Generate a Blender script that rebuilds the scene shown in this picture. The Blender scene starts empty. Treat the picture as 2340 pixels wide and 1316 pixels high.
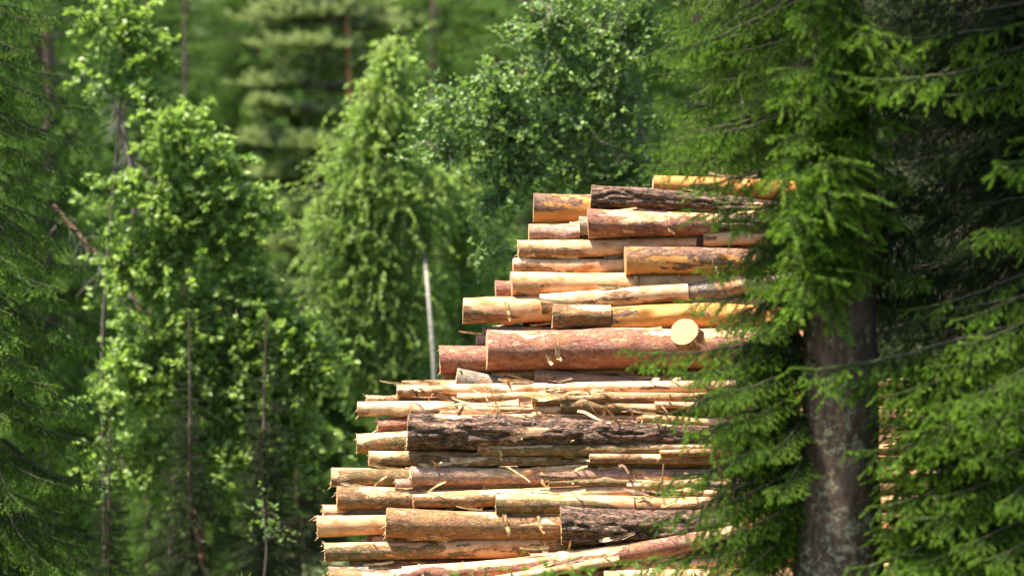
import bpy, math, random
import numpy as np
from mathutils import Vector, Matrix

# ------------------------------------------------------------------ camera, sky, sun, exposure
S = bpy.context.scene
COL = S.collection
FOCAL = 147.0
K = 36.0 / FOCAL / 2340.0          # metres per photo pixel per metre of distance
CAMZ = 3.0
cam_d = bpy.data.cameras.new('camera'); cam = bpy.data.objects.new('camera', cam_d); COL.objects.link(cam)
cam.location = (0, 0, CAMZ); cam.rotation_euler = (math.radians(90), 0, 0)
cam_d.lens = FOCAL; cam_d.sensor_width = 36; cam_d.clip_start = 0.5; cam_d.clip_end = 2000
cam_d.dof.use_dof = True; cam_d.dof.focus_distance = 40.6; cam_d.dof.aperture_fstop = 0.95
S.camera = cam
SUN_EL, SUN_AZ = 67.0, -104.0       # azimuth from +Y (view direction), clockwise: sun stands left and slightly behind the camera
w = bpy.data.worlds.new('World'); S.world = w; w.use_nodes = True
nt = w.node_tree; bg = nt.nodes['Background']
sky = nt.nodes.new('ShaderNodeTexSky'); sky.sky_type = 'NISHITA'; sky.sun_disc = False
sky.sun_elevation = math.radians(SUN_EL); sky.sun_rotation = math.radians(SUN_AZ)
nt.links.new(sky.outputs[0], bg.inputs[0]); bg.inputs[1].default_value = 0.105
sd = bpy.data.lights.new('sun', 'SUN'); sd.energy = 5.0; sd.angle = math.radians(5); sd.color = (1.0, 0.93, 0.83)
sun = bpy.data.objects.new('sun', sd); COL.objects.link(sun)
el, az = math.radians(SUN_EL), math.radians(SUN_AZ)
sdir = Vector((math.sin(az) * math.cos(el), math.cos(az) * math.cos(el), math.sin(el)))
sun.rotation_euler = sdir.to_track_quat('Z', 'Y').to_euler(); sun.location = sdir * 60
S.view_settings.view_transform = 'Standard'; S.view_settings.look = 'None'
S.view_settings.exposure = 1.9; S.view_settings.gamma = 1
S.view_settings.use_white_balance = True; S.view_settings.white_balance_temperature = 6800
S.render.engine = 'CYCLES'
S.cycles.use_denoising = True
S.cycles.max_bounces = 6; S.cycles.diffuse_bounces = 4; S.cycles.glossy_bounces = 2; S.cycles.transmission_bounces = 4
S.cycles.caustics_reflective = False; S.cycles.caustics_refractive = False

# ------------------------------------------------------------------ helpers
def at(px, py, Y):
    return np.array([(px - 1170) * K * Y, Y, CAMZ + (658 - py) * K * Y])

def hash3(i, j, k, s):
    h = (i * 374761393 + j * 668265263 + k * 2147483647 + s * 1274126177) & 0xffffffff
    h = ((h ^ (h >> 13)) * 1274126177) & 0xffffffff
    h = (h ^ (h >> 16)) & 0xffffffff
    return h / 4294967295.0

def vnoise(p, seed=0):
    p = np.asarray(p, float); f = np.floor(p); t = p - f; i = f.astype(np.int64) + 4096
    t = t * t * (3 - 2 * t); r = 0
    for a in (0, 1):
        wa = t[..., 0] if a else 1 - t[..., 0]
        for b in (0, 1):
            wb = t[..., 1] if b else 1 - t[..., 1]
            for c in (0, 1):
                wc = t[..., 2] if c else 1 - t[..., 2]
                r = r + wa * wb * wc * hash3(i[..., 0] + a, i[..., 1] + b, i[..., 2] + c, seed)
    return r

def fbm(p, seed=0, o=3):
    r = 0; a = 0.5; s = 0
    for q in range(o):
        r = r + a * vnoise(p * (2.03 ** q), seed + q * 17); s += a; a *= 0.5
    return r / s

def norm(v):
    return v / (np.linalg.norm(v, axis=-1, keepdims=True) + 1e-9)

class MB:
    """collects triangles with a material index and one float attribute, links them as ONE mesh object"""
    def __init__(s): s.v = []; s.f = []; s.m = []; s.a = []; s.n = 0
    def add(s, v, f, m=0, a=0.0):
        v = np.asarray(v, float).reshape(-1, 3); f = np.asarray(f, np.int64).reshape(-1, 3)
        s.v.append(v); s.f.append(f + s.n); s.m.append(np.full(len(f), m, np.int32) if np.isscalar(m) else np.asarray(m, np.int32))
        s.a.append(np.full(len(v), a) if np.isscalar(a) else np.asarray(a, float)); s.n += len(v)
    def arrays(s):
        return np.concatenate(s.v), np.concatenate(s.f), np.concatenate(s.m), np.concatenate(s.a)
    def mesh(s, name, mats, smooth=True):
        v, f, m, a = s.arrays(); me = bpy.data.meshes.new(name)
        me.vertices.add(len(v)); me.vertices.foreach_set('co', v.astype(np.float32).ravel())
        me.loops.add(len(f) * 3); me.loops.foreach_set('vertex_index', f.astype(np.int32).ravel())
        me.polygons.add(len(f)); me.polygons.foreach_set('loop_start', np.arange(0, len(f) * 3, 3, dtype=np.int32))
        me.polygons.foreach_set('material_index', m); me.polygons.foreach_set('use_smooth', np.full(len(f), smooth))
        at_ = me.attributes.new('var', 'FLOAT', 'POINT'); at_.data.foreach_set('value', a.astype(np.float32))
        for x in (mats if isinstance(mats, (list, tuple)) else [mats]): me.materials.append(x)
        me.update(calc_edges=True); return me
    def build(s, name, mats, parent=None, smooth=True):
        return link(name, s.mesh(name, mats, smooth), parent)

def link(name, me, parent=None):
    o = bpy.data.objects.new(name, me); COL.objects.link(o)
    if parent is not None: o.parent = parent
    return o

def tag(o, label=None, cat=None, group=None, kind=None):
    if label: o['label'] = label
    if cat: o['category'] = cat
    if group: o['group'] = group
    if kind: o['kind'] = kind
    return o

def thing(name, loc, label, cat, group=None):
    o = bpy.data.objects.new(name, None); COL.objects.link(o); o.location = tuple(loc); o.empty_display_size = 0.2
    return tag(o, label, cat, group)

def tube_arr(pts, rad, n=6, cap=False):
    pts = np.asarray(pts, float); m = len(pts); rad = np.broadcast_to(np.asarray(rad, float), (m,))
    t = np.gradient(pts, axis=0); t = norm(t)
    ref = np.array([0.13, 0.21, 0.97]) if abs(t[0][2]) < 0.8 else np.array([0.97, 0.1, 0.2])
    u = norm(np.cross(t, ref)); v = np.cross(t, u)
    a = np.linspace(0, 2 * np.pi, n, endpoint=False)
    V = pts[:, None, :] + rad[:, None, None] * (np.cos(a)[None, :, None] * u[:, None, :] + np.sin(a)[None, :, None] * v[:, None, :])
    V = V.reshape(-1, 3); i = np.arange(m - 1)[:, None] * n; j = np.arange(n)[None, :]; k = (j + 1) % n
    A, B, C, D = i + j, i + k, i + n + k, i + n + j
    F = np.concatenate([np.stack([A, B, C], -1).reshape(-1, 3), np.stack([A, C, D], -1).reshape(-1, 3)])
    return V, F

# ------------------------------------------------------------------ materials
def newmat(name):
    m = bpy.data.materials.new(name); m.use_nodes = True; n = m.node_tree.nodes; l = m.node_tree.links
    return m, n, l, n['Principled BSDF']

def N(n, typ, **kw):
    x = n.new(typ)
    for k_, v_ in kw.items(): setattr(x, k_, v_)
    return x

def noise(n, l, vec, scale, detail=3, rough=0.55):
    x = N(n, 'ShaderNodeTexNoise'); x.inputs['Scale'].default_value = scale; x.inputs['Detail'].default_value = detail
    x.inputs['Roughness'].default_value = rough; l.new(vec, x.inputs['Vector']); return x.outputs['Fac']

def ramp(n, l, fac, stops):
    x = N(n, 'ShaderNodeValToRGB'); cr = x.color_ramp
    while len(cr.elements) < len(stops): cr.elements.new(0.5)
    for e, (p, c) in zip(cr.elements, stops):
        e.position = p; e.color = (*c, 1) if len(c) == 3 else c
    l.new(fac, x.inputs[0]); return x.outputs[0]

def mixc(n, l, fac, a, b):
    x = N(n, 'ShaderNodeMix', data_type='RGBA')
    if isinstance(fac, float): x.inputs[0].default_value = fac
    else: l.new(fac, x.inputs[0])
    for s_, i in ((a, 6), (b, 7)):
        if isinstance(s_, tuple): x.inputs[i].default_value = (*s_, 1)
        else: l.new(s_, x.inputs[i])
    return x.outputs[2]

def mth(n, l, op, a, b=None, clamp=False):
    x = N(n, 'ShaderNodeMath', operation=op); x.use_clamp = clamp
    for s_, i in ((a, 0), (b, 1)):
        if s_ is None: continue
        if isinstance(s_, (int, float)): x.inputs[i].default_value = s_
        else: l.new(s_, x.inputs[i])
    return x.outputs[0]

def objcoord(n, l, scale=(1, 1, 1), rnd=True):
    tc = N(n, 'ShaderNodeTexCoord'); mp = N(n, 'ShaderNodeMapping'); mp.inputs['Scale'].default_value = scale
    l.new(tc.outputs['Object'], mp.inputs['Vector'])
    if rnd:
        oi = N(n, 'ShaderNodeObjectInfo'); r = mth(n, l, 'MULTIPLY', oi.outputs['Random'], 57.0)
        l.new(r, mp.inputs['Location'])
    return mp.outputs[0]

def bump(n, l, bs, h, strength, dist):
    b = N(n, 'ShaderNodeBump'); b.inputs['Strength'].default_value = strength; b.inputs['Distance'].default_value = dist
    l.new(h, b.inputs['Height']); l.new(b.outputs[0], bs.inputs['Normal'])

def mat_log(name, woodA, woodB, stain, stain_amt, barkA, barkB, barkC, lichen=0.0, lich=(0.08, 0.115, 0.03), furrow=False):
    m, n, l, bs = newmat(name)
    co = objcoord(n, l, (0.22, 1, 1)); ci = objcoord(n, l, (0.55, 1, 1))
    wcol = mixc(n, l, noise(n, l, co, 14, 4, 0.6), woodA, woodB)
    oi = N(n, 'ShaderNodeObjectInfo'); rv = mth(n, l, 'FRACT', mth(n, l, 'MULTIPLY', oi.outputs['Random'], 13.7))
    wcol = mixc(n, l, mth(n, l, 'MULTIPLY', rv, 0.5), wcol, tuple(x * y for x, y in zip(woodB, (0.95, 0.72, 0.5))))
    wcol = mixc(n, l, mth(n, l, 'MULTIPLY', noise(n, l, co, 60, 4, .7), 0.35), wcol, tuple(x * .55 for x in woodB))
    f1 = ramp(n, l, noise(n, l, ci, 9, 6, 0.68), [(0.53 - 0.17 * stain_amt, (0, 0, 0)), (0.62, (1, 1, 1))])
    wcol = mixc(n, l, mth(n, l, 'MULTIPLY', f1, 0.85), wcol, stain)
    sp = ramp(n, l, noise(n, l, ci, 75, 3, 0.7), [(0.61, (0, 0, 0)), (0.68, (1, 1, 1))])
    wcol = mixc(n, l, mth(n, l, 'MULTIPLY', sp, 0.75), wcol, (0.16, 0.07, 0.03))
    # bark
    bn = noise(n, l, ci, 22, 5, 0.7)
    bcol = ramp(n, l, bn, [(0.30, barkA), (0.5, barkB), (0.70, barkC)])
    vo = N(n, 'ShaderNodeTexVoronoi', feature='F1'); vo.inputs['Scale'].default_value = 26 if not furrow else 17
    l.new(ci, vo.inputs['Vector']); vo.inputs['Randomness'].default_value = 1
    hv = N(n, 'ShaderNodeSeparateColor'); l.new(vo.outputs['Color'], hv.inputs[0])
    bcol = mixc(n, l, mth(n, l, 'MULTIPLY', hv.outputs[0], 0.35), bcol, barkC)
    flake = ramp(n, l, hv.outputs[1], [(0.90, (0, 0, 0)), (0.93, (1, 1, 1))])
    bcol = mixc(n, l, mth(n, l, 'MULTIPLY', flake, 0.25 if furrow else 0.6), bcol, tuple(0.55 * x + 0.1 for x in woodB))
    lf = ramp(n, l, noise(n, l, ci, 30, 6, 0.8), [(0.58 - 0.10 * lichen, (0, 0, 0)), (0.61 - 0.09 * lichen, (1, 1, 1))])
    if lichen > 0: bcol = mixc(n, l, mth(n, l, 'MULTIPLY', lf, 0.75), bcol, lich)
    ve = N(n, 'ShaderNodeTexVoronoi', feature='DISTANCE_TO_EDGE'); ve.inputs['Scale'].default_value = 19 if furrow else 24
    wob = N(n, 'ShaderNodeVectorMath', operation='MULTIPLY_ADD'); nz = N(n, 'ShaderNodeTexNoise'); nz.inputs['Scale'].default_value = 14; nz.inputs['Detail'].default_value = 3
    l.new(ci, nz.inputs['Vector']); l.new(nz.outputs['Color'], wob.inputs[0]); wob.inputs[1].default_value = (.12, .12, .12); l.new(co if furrow else ci, wob.inputs[2]); l.new(wob.outputs[0], ve.inputs['Vector'])
    crack = ramp(n, l, ve.outputs['Distance'], [(0.0, (1, 1, 1)), (0.16 if furrow else 0.07, (0, 0, 0))])
    bcol = mixc(n, l, mth(n, l, 'MULTIPLY', crack, 0.85 if furrow else 0.5), bcol, tuple(x * 0.35 for x in barkA))
    warm = ramp(n, l, noise(n, l, ci, 6, 4, .7), [(0.5, (0, 0, 0)), (0.62, (1, 1, 1))])
    if not furrow: bcol = mixc(n, l, mth(n, l, 'MULTIPLY', warm, 0.45), bcol, (0.42, 0.17, 0.055))
    # where the bark still sits
    a = N(n, 'ShaderNodeAttribute', attribute_name='var')
    e = mth(n, l, 'ADD', a.outputs['Fac'], mth(n, l, 'MULTIPLY', mth(n, l, 'SUBTRACT', noise(n, l, ci, 17, 8, 0.84), 0.5), 1.55))
    mask = ramp(n, l, e, [(0.485, (0, 0, 0)), (0.515, (1, 1, 1))])
    col = mixc(n, l, mask, wcol, bcol)
    # dark torn rim of the bark where it was peeled
    rim = ramp(n, l, e, [(0.44, (0, 0, 0)), (0.485, (1, 1, 1)), (0.54, (0, 0, 0))])
    rim = mth(n, l, 'MULTIPLY', rim, ramp(n, l, noise(n, l, ci, 7, 2), [(0.45, (0, 0, 0)), (0.6, (0.8, 0.8, 0.8))]))
    col = mixc(n, l, rim, col, (0.05, 0.045, 0.02))
    l.new(col, bs.inputs['Base Color']); bs.inputs['Roughness'].default_value = 0.72
    bs.inputs['Specular IOR Level'].default_value = 0.3
    hh = mth(n, l, 'ADD', mth(n, l, 'MULTIPLY', mask, 0.8), mth(n, l, 'MULTIPLY', noise(n, l, ci, 38, 6, 0.75), mth(n, l, 'ADD', mth(n, l, 'MULTIPLY', mask, 1.3), 0.25)))
    hh = mth(n, l, 'ADD', hh, mth(n, l, 'MULTIPLY', mth(n, l, 'SUBTRACT', 1.0, crack), mth(n, l, 'MULTIPLY', mask, 0.7)))
    bump(n, l, bs, hh, 0.9, 0.014 if furrow else 0.008)
    return m

RED = ((0.13, 0.045, 0.03), (0.27, 0.10, 0.062), (0.42, 0.20, 0.14))
BRN = ((0.10, 0.045, 0.022), (0.24, 0.11, 0.05), (0.44, 0.25, 0.12))
DRK = ((0.03, 0.015, 0.009), (0.12, 0.058, 0.036), (0.32, 0.18, 0.12))
GRY = ((0.10, 0.075, 0.06), (0.21, 0.16, 0.13), (0.36, 0.32, 0.27))
CREAM = ((0.83, 0.61, 0.41), (0.65, 0.37, 0.18)); GOLD = ((0.80, 0.44, 0.16), (0.60, 0.23, 0.05))
ST = (0.36, 0.14, 0.04)
LM = {
    'cream': mat_log('peeled_pale_wood', *CREAM, ST, 0.35, *BRN, 0.25),
    'gold': mat_log('peeled_golden_wood', *GOLD, (0.42, 0.17, 0.035), 0.7, *DRK),
    'red': mat_log('smooth_red_bark', *CREAM, ST, 0.5, *RED),
    'mix': mat_log('flaking_brown_bark', *CREAM, ST, 0.5, *BRN, 0.35),
    'pink': mat_log('thin_pinkish_bark', *CREAM, ST, 0.3, (0.22, 0.11, 0.075), (0.40, 0.22, 0.155), (0.58, 0.40, 0.31)),
    'moss': mat_log('lichen_flecked_bark', *CREAM, ST, 0.5, *BRN, 0.95),
    'rough': mat_log('furrowed_dark_bark', *CREAM, ST, 0.6, *DRK, 0.1, (0.25, 0.27, 0.2), furrow=True),
    'grey': mat_log('grey_scaly_bark', *CREAM, ST, 0.5, *GRY, 0.6, (0.24, 0.27, 0.19)),
}
def mat_cut():
    m, n, l, bs = newmat('sawn_wood_end')
    co = objcoord(n, l); sx = N(n, 'ShaderNodeSeparateXYZ'); tc = N(n, 'ShaderNodeTexCoord'); l.new(tc.outputs['Object'], sx.inputs[0])
    vl = N(n, 'ShaderNodeVectorMath', operation='LENGTH'); l.new(tc.outputs['Object'], vl.inputs[0]); r = vl.outputs['Value']
    r = mth(n, l, 'ADD', r, mth(n, l, 'MULTIPLY', noise(n, l, co, 9, 3), 0.05))
    wv = mth(n, l, 'SINE', mth(n, l, 'MULTIPLY', r, 210.0))
    c = mixc(n, l, mth(n, l, 'MULTIPLY', mth(n, l, 'ADD', wv, 1), mth(n, l, 'MULTIPLY', noise(n, l, co, 9, 3), 0.45)), (0.42, 0.24, 0.105), (0.17, 0.075, 0.025))
    c = mixc(n, l, mth(n, l, 'MULTIPLY', noise(n, l, co, 30, 4), 0.25), c, (0.62, 0.44, 0.26))
    l.new(c, bs.inputs['Base Color']); bs.inputs['Roughness'].default_value = 0.8; return m
M_CUT = mat_cut()
def mat_strip(name, a, b, c):
    m, n, l, bs = newmat(name); co = objcoord(n, l, (1, 1, 1))
    l.new(ramp(n, l, noise(n, l, co, 18, 4, 0.7), [(0.35, a), (0.5, b), (0.66, c)]), bs.inputs['Base Color']); bs.inputs['Roughness'].default_value = 0.75
    return m
M_STRIP = mat_strip('torn_bast_strip', (0.30, 0.14, 0.04), (0.62, 0.38, 0.16), (0.78, 0.60, 0.38))
M_STRIPD = mat_strip('torn_dark_bark', (0.05, 0.03, 0.02), (0.16, 0.08, 0.04), (0.34, 0.2, 0.1))
M_SPL = mat_strip('fresh_wood_fibre', (0.55, 0.33, 0.15), (0.72, 0.48, 0.25), (0.82, 0.62, 0.42))

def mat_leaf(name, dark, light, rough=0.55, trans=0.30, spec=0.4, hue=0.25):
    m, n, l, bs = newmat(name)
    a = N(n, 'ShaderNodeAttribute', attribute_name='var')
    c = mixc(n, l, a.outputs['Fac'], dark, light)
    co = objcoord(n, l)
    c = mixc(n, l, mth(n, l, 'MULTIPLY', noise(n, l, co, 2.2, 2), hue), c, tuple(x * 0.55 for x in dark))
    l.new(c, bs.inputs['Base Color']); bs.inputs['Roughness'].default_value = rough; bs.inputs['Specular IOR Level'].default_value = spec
    tr = N(n, 'ShaderNodeBsdfTranslucent'); g = N(n, 'ShaderNodeMix', data_type='RGBA', blend_type='MULTIPLY'); g.inputs[0].default_value = 1.0
    l.new(c, g.inputs[6]); g.inputs[7].default_value = (1.4, 1.5, 0.7, 1); l.new(g.outputs[2], tr.inputs[0])
    mx = N(n, 'ShaderNodeMixShader'); mx.inputs[0].default_value = trans
    l.new(bs.outputs[0], mx.inputs[1]); l.new(tr.outputs[0], mx.inputs[2]); l.new(mx.outputs[0], n['Material Output'].inputs[0])
    return m
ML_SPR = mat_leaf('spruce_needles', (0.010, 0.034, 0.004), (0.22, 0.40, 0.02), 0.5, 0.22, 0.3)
ML_SPB = mat_leaf('distant_spruce_needles', (0.028, 0.085, 0.012), (0.19, 0.33, 0.045), 0.55, 0.25, 0.3)
ML_SPY = mat_leaf('yellowish_spruce_needles', (0.025, 0.07, 0.006), (0.20, 0.32, 0.025), 0.55, 0.25, 0.3)
ML_SHD = mat_leaf('shade_painted_needles', (0.012, 0.022, 0.007), (0.055, 0.085, 0.018), 0.65, 0.10, 0.2)  # spruce needles in a darker tone, shade put into the colour
ML_BRN = mat_leaf('brown_shaded_twigs', (0.018, 0.014, 0.009), (0.05, 0.048, 0.02), 0.7, 0.06, 0.15)  # dead brown twigs, darkened further to paint in the deep shade
ML_PIN = mat_leaf('pine_needles', (0.20, 0.26, 0.09), (0.38, 0.45, 0.19), 0.5, 0.2, 0.35)
ML_BRI = mat_leaf('birch_leaves', (0.12, 0.22, 0.045), (0.38, 0.52, 0.13), 0.5, 0.38, 0.4)
ML_ASP = mat_leaf('aspen_leaves', (0.085, 0.17, 0.045), (0.28, 0.40, 0.13), 0.48, 0.34, 0.35)
ML_MAP = mat_leaf('bright_broad_leaves', (0.07, 0.16, 0.025), (0.40, 0.52, 0.16), 0.42, 0.40, 0.35)
ML_GRS = mat_leaf('grass_blades', (0.10, 0.2, 0.02), (0.2, 0.36, 0.05), 0.5, 0.35, 0.4)
ML_DEAD = mat_leaf('dead_brown_needles', (0.09, 0.06, 0.04), (0.20, 0.14, 0.09), 0.7, 0.1, 0.2)
def mat_trunk(name, a, b, c, spot=None, samt=0.4, stretch=(1, 1, 0.22), sc=26, bd=0.012, red=None):
    m, n, l, bs = newmat(name); co = objcoord(n, l, stretch); ci = objcoord(n, l)
    f = noise(n, l, co, sc, 5, 0.7); col = ramp(n, l, f, [(0.32, a), (0.5, b), (0.68, c)])
    if red:
        col = mixc(n, l, ramp(n, l, noise(n, l, ci, 2.4, 3), [(0.52, (0, 0, 0)), (0.60, (1, 1, 1))]), col, red)
    if spot:
        s_ = ramp(n, l, noise(n, l, ci, 15, 6, 0.82), [(0.62 - 0.16 * samt, (0, 0, 0)), (0.66 - 0.12 * samt, (1, 1, 1))])
        big = ramp(n, l, noise(n, l, ci, 3.6, 2), [(0.42, (0, 0, 0)), (0.56, (1, 1, 1))])
        col = mixc(n, l, mth(n, l, 'MULTIPLY', s_, big), col, spot)
    l.new(col, bs.inputs['Base Color']); bs.inputs['Roughness'].default_value = 0.85
    bump(n, l, bs, f, 0.9, bd); return m
MT_SPR = mat_trunk('spruce_trunk_bark', (0.035, 0.018, 0.011), (0.095, 0.052, 0.034), (0.17, 0.10, 0.07), (0.34, 0.30, 0.19), 0.7, red=(0.13, 0.075, 0.06))
MT_DRK = mat_trunk('dark_branch_bark', (0.04, 0.03, 0.024), (0.09, 0.065, 0.05), (0.16, 0.13, 0.10))
MT_PIN = mat_trunk('orange_pine_bark', (0.20, 0.075, 0.035), (0.40, 0.15, 0.065), (0.5, 0.24, 0.12))
MT_BIR = mat_trunk('white_birch_bark', (0.10, 0.095, 0.075), (0.22, 0.21, 0.17), (0.31, 0.30, 0.26), (0.05, 0.055, 0.05), 0.1, (1, 1, 3), 10, 0.004)
MT_GRY = mat_trunk('grey_green_limb_bark', (0.09, 0.08, 0.06), (0.2, 0.19, 0.15), (0.32, 0.31, 0.26))
MT_RED = mat_trunk('broken_red_stem', (0.09, 0.035, 0.025), (0.19, 0.08, 0.055), (0.30, 0.17, 0.13))
def mat_ground():
    m, n, l, bs = newmat('forest_floor'); co = objcoord(n, l, rnd=False)
    c = ramp(n, l, noise(n, l, co, 0.8, 8, 0.7), [(0.35, (0.03, 0.05, 0.015)), (0.5, (0.06, 0.085, 0.025)), (0.65, (0.10, 0.075, 0.04))])
    l.new(c, bs.inputs['Base Color']); bs.inputs['Roughness'].default_value = 0.95; return m

# ------------------------------------------------------------------ ground
def sst(t): t = np.clip(t, 0, 1); return t * t * (3 - 2 * t)
def ground_z(x, y):
    return np.clip(y - 74, 0, 400) * 0.13 - 2.6 * sst((y - 47) / 8) * (1 - 0) - 2.2 * sst((y - 36) / 8) * sst((-x - 2.4) / 2) * (1 - sst((y - 47) / 8)) + 0.25 * (vnoise(np.stack([x * 0.08, y * 0.08, 0 * x], -1), 5) - 0.5) * np.clip((y - 48) / 10, 0, 1)
gx, gy = np.meshgrid(np.concatenate([np.linspace(-600, -60, 10), np.linspace(-50, 50, 61), np.linspace(60, 600, 10)]),
                     np.concatenate([np.linspace(-300, 20, 9), np.linspace(24, 140, 59), np.linspace(160, 700, 10)]))
gv = np.stack([gx, gy, ground_z(gx, gy)], -1); r_, c_ = gx.shape
ii = (np.arange(r_ - 1)[:, None] * c_ + np.arange(c_ - 1)[None, :])
gf = np.concatenate([np.stack([ii, ii + 1, ii + c_ + 1], -1).reshape(-1, 3), np.stack([ii, ii + c_ + 1, ii + c_], -1).reshape(-1, 3)])
mb = MB(); mb.add(gv, gf); go = mb.build('ground', mat_ground()); tag(go, kind='structure')

# ------------------------------------------------------------------ the log stack
def log_mesh(L, r0, r1, kind, cov, tb, seed, jag=0.0):
    rng = np.random.default_rng(seed)
    fur = kind == 'rough'
    dx = 0.018 if fur else 0.035; ns = 72 if fur else (40 if r0 > 0.12 else 26)
    nx = max(4, int(L / dx)); X = np.linspace(0, L, nx); A = np.linspace(0, 2 * np.pi, ns, endpoint=False)
    R = r0 + (r1 - r0) * X / L
    R = R * (1 + 0.20 * (vnoise(np.stack([X * 1.1, X * 0, X * 0], -1), seed) - 0.5)) 
    if fur: R = R * (1 + 0.05 * np.exp(-X / 0.25))
    xx = X[:, None] + 0 * A; ca = np.cos(A)[None, :] + 0 * xx; sa = np.sin(A)[None, :] + 0 * xx
    rr = R[:, None] + 0 * xx
    P = lambda sx, s: np.stack([xx * sx, ca * rr * s, sa * rr * s], -1)
    n1 = fbm(P(1.5, 5), seed + 3, 3)
    m = (fbm(P(2.4, 13), seed + 9, 5) - 0.5) * 2.3 + (fbm(P(1.2, 2), seed + 2, 2) - 0.5) * 1.6 + (cov - 0.36) * 1.5 + 0.5 - tb * np.clip(sa + 0.15, 0, 1)
    m = np.clip(m, 0, 1); soft = np.clip((m - 0.42) / 0.16, 0, 1)
    th = 0.004 if not fur else 0.008
    rr2 = rr * (1 + 0.17 * (n1 - 0.5)) + th * soft
    if fur:
        rid = 1 - np.abs(2 * fbm(P(3.2, 15) + 0.6 * n1[..., None], seed + 21, 2) - 1) * 2.2
        rr2 = rr2 - np.clip(rid, 0, 1) ** 2 * 0.032 * soft + 0.012 * (fbm(P(9, 30), seed + 4, 2) - .5) * soft
    elif kind in ('grey', 'moss', 'mix', 'red'):
        rr2 = rr2 + 0.006 * (fbm(P(9, 26), seed + 4, 2) - .5) * soft
    for q in range(rng.integers(3, 8)):           # knots
        kx, ka = rng.uniform(0.1, L), rng.uniform(0, 6.28); d = ((xx - kx) / 0.07) ** 2 + ((np.abs((A[None, :] - ka + 3.14) % 6.283 - 3.14) * rr) / 0.04) ** 2
        rr2 = rr2 + 0.028 * np.exp(-d)
    el = rng.uniform(-0.04, 0.04); ph = rng.uniform(0, 6.28); b = rng.uniform(0.0, 0.035) * min(1.0, L / 3)
    bz = b * np.sin(X / L * math.pi * rng.uniform(1, 2.2) + ph); bz -= bz[0] + (bz[-1] - bz[0]) * X / L
    V = np.stack([xx, ca * rr2 * (1 + el), sa * rr2 * (1 - el) + bz[:, None]], -1)
    tiltc = rng.uniform(-0.06, 0.06); V[0, :, 0] += V[0, :, 2] * tiltc + V[0, :, 1] * rng.uniform(-.05, .05) + jag * (rng.random(ns) - .5)
    i = np.arange(nx - 1)[:, None] * ns; j = np.arange(ns)[None, :]; k_ = (j + 1) % ns
    F = np.concatenate([np.stack([i + j, i + k_, i + ns + k_], -1).reshape(-1, 3), np.stack([i + j, i + ns + k_, i + ns + j], -1).reshape(-1, 3)])
    return V, F[:, ::-1], m

def cap(V, ns, first=True):
    ring = V[0] if first else V[-1]; c = ring.mean(0); c = c + np.array([-0.004 if first else 0.004, 0, 0])
    mid = c + (ring - c) * 0.55; vv = np.concatenate([[c], mid, ring * 1.0]); j = np.arange(ns); k_ = (j + 1) % ns
    f = np.concatenate([np.stack([0 * j, 1 + j, 1 + k_], -1), np.stack([1 + j, 1 + ns + j, 1 + ns + k_], -1), np.stack([1 + j, 1 + ns + k_, 1 + k_], -1)])
    return vv, (f[:, ::-1] if first else f)

def ribbon(pts, wid, rng, th=0.003):
    """a torn strip of bark: a thin curled solid along pts"""
    pts = np.asarray(pts, float); n = len(pts); t = norm(np.gradient(pts, axis=0))
    side = norm(np.cross(t, np.array([0.25, -1, 0.3]) + 0 * t)); nrm = np.cross(side, t)
    wv = wid * (0.55 + 0.45 * np.sin(np.linspace(0.5, 2.9, n))) * rng.uniform(0.75, 1.2, n)
    rows = []
    for q in (-1, 0, 1): rows.append(pts + side * (wv * q * 0.5)[:, None] + nrm * (abs(q) * 0.3 * wv)[:, None])
    up = np.stack(rows, 1); dn = up - nrm[:, None, :] * th
    V = np.concatenate([up.reshape(-1, 3), dn.reshape(-1, 3)]); F = []; m_ = n * 3
    for a in range(n - 1):
        for b in range(2):
            p = a * 3 + b; F += [[p, p + 1, p + 4], [p, p + 4, p + 3], [m_ + p, m_ + p + 4, m_ + p + 1], [m_ + p, m_ + p + 3, m_ + p + 4]]
        for b in (0, 2):
            p = a * 3 + b; F += [[p, p + 3, m_ + p + 3], [p, m_ + p + 3, m_ + p]]
    return V, np.array(F)

def strip(parent, rng, x, r, kind='hang', big=1.0, dark=False):
    a0 = rng.uniform(0.2, 1.2); n = 9; L = rng.uniform(0.12, 0.26) * big; pts = []
    if kind == 'hang':                            # drapes over the front side (local -Y) and dangles
        for q in np.linspace(0, 1, n):
            ang = a0 + q * 1.9
            if ang < 1.9: pts.append([x + q * 0.03, -math.sin(ang) * (r + .008), math.cos(ang) * (r + .008)])
            else: pts.append([x + q * rng.uniform(0.02, .06), -(r + 0.012 + 0.02 * q), pts[-1][2] - L / n])
        wid = rng.uniform(0.025, 0.05) * big
    elif kind == 'up':
        d = norm(np.array([rng.uniform(-1, 1), -0.5, rng.uniform(0.25, 1.0)]))
        for q in np.linspace(0, 1, n): pts.append(np.array([x, -r * 0.5, r * 0.86]) + d * L * q + np.array([0, 0, -0.05 * q * q]))
        wid = rng.uniform(0.012, 0.032) * big
    else:                                         # lies along the top
        s = rng.choice([-1, 1])
        for q in np.linspace(0, 1, n): pts.append([x + s * q * L * 1.6, -r * 0.35, r + 0.004 + 0.035 * q * q])
        wid = rng.uniform(0.02, 0.05) * big
    m = MB(); m.add(*ribbon(pts, wid, rng)); return m.build('bark_strip', M_STRIPD if dark else M_STRIP, parent)

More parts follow.
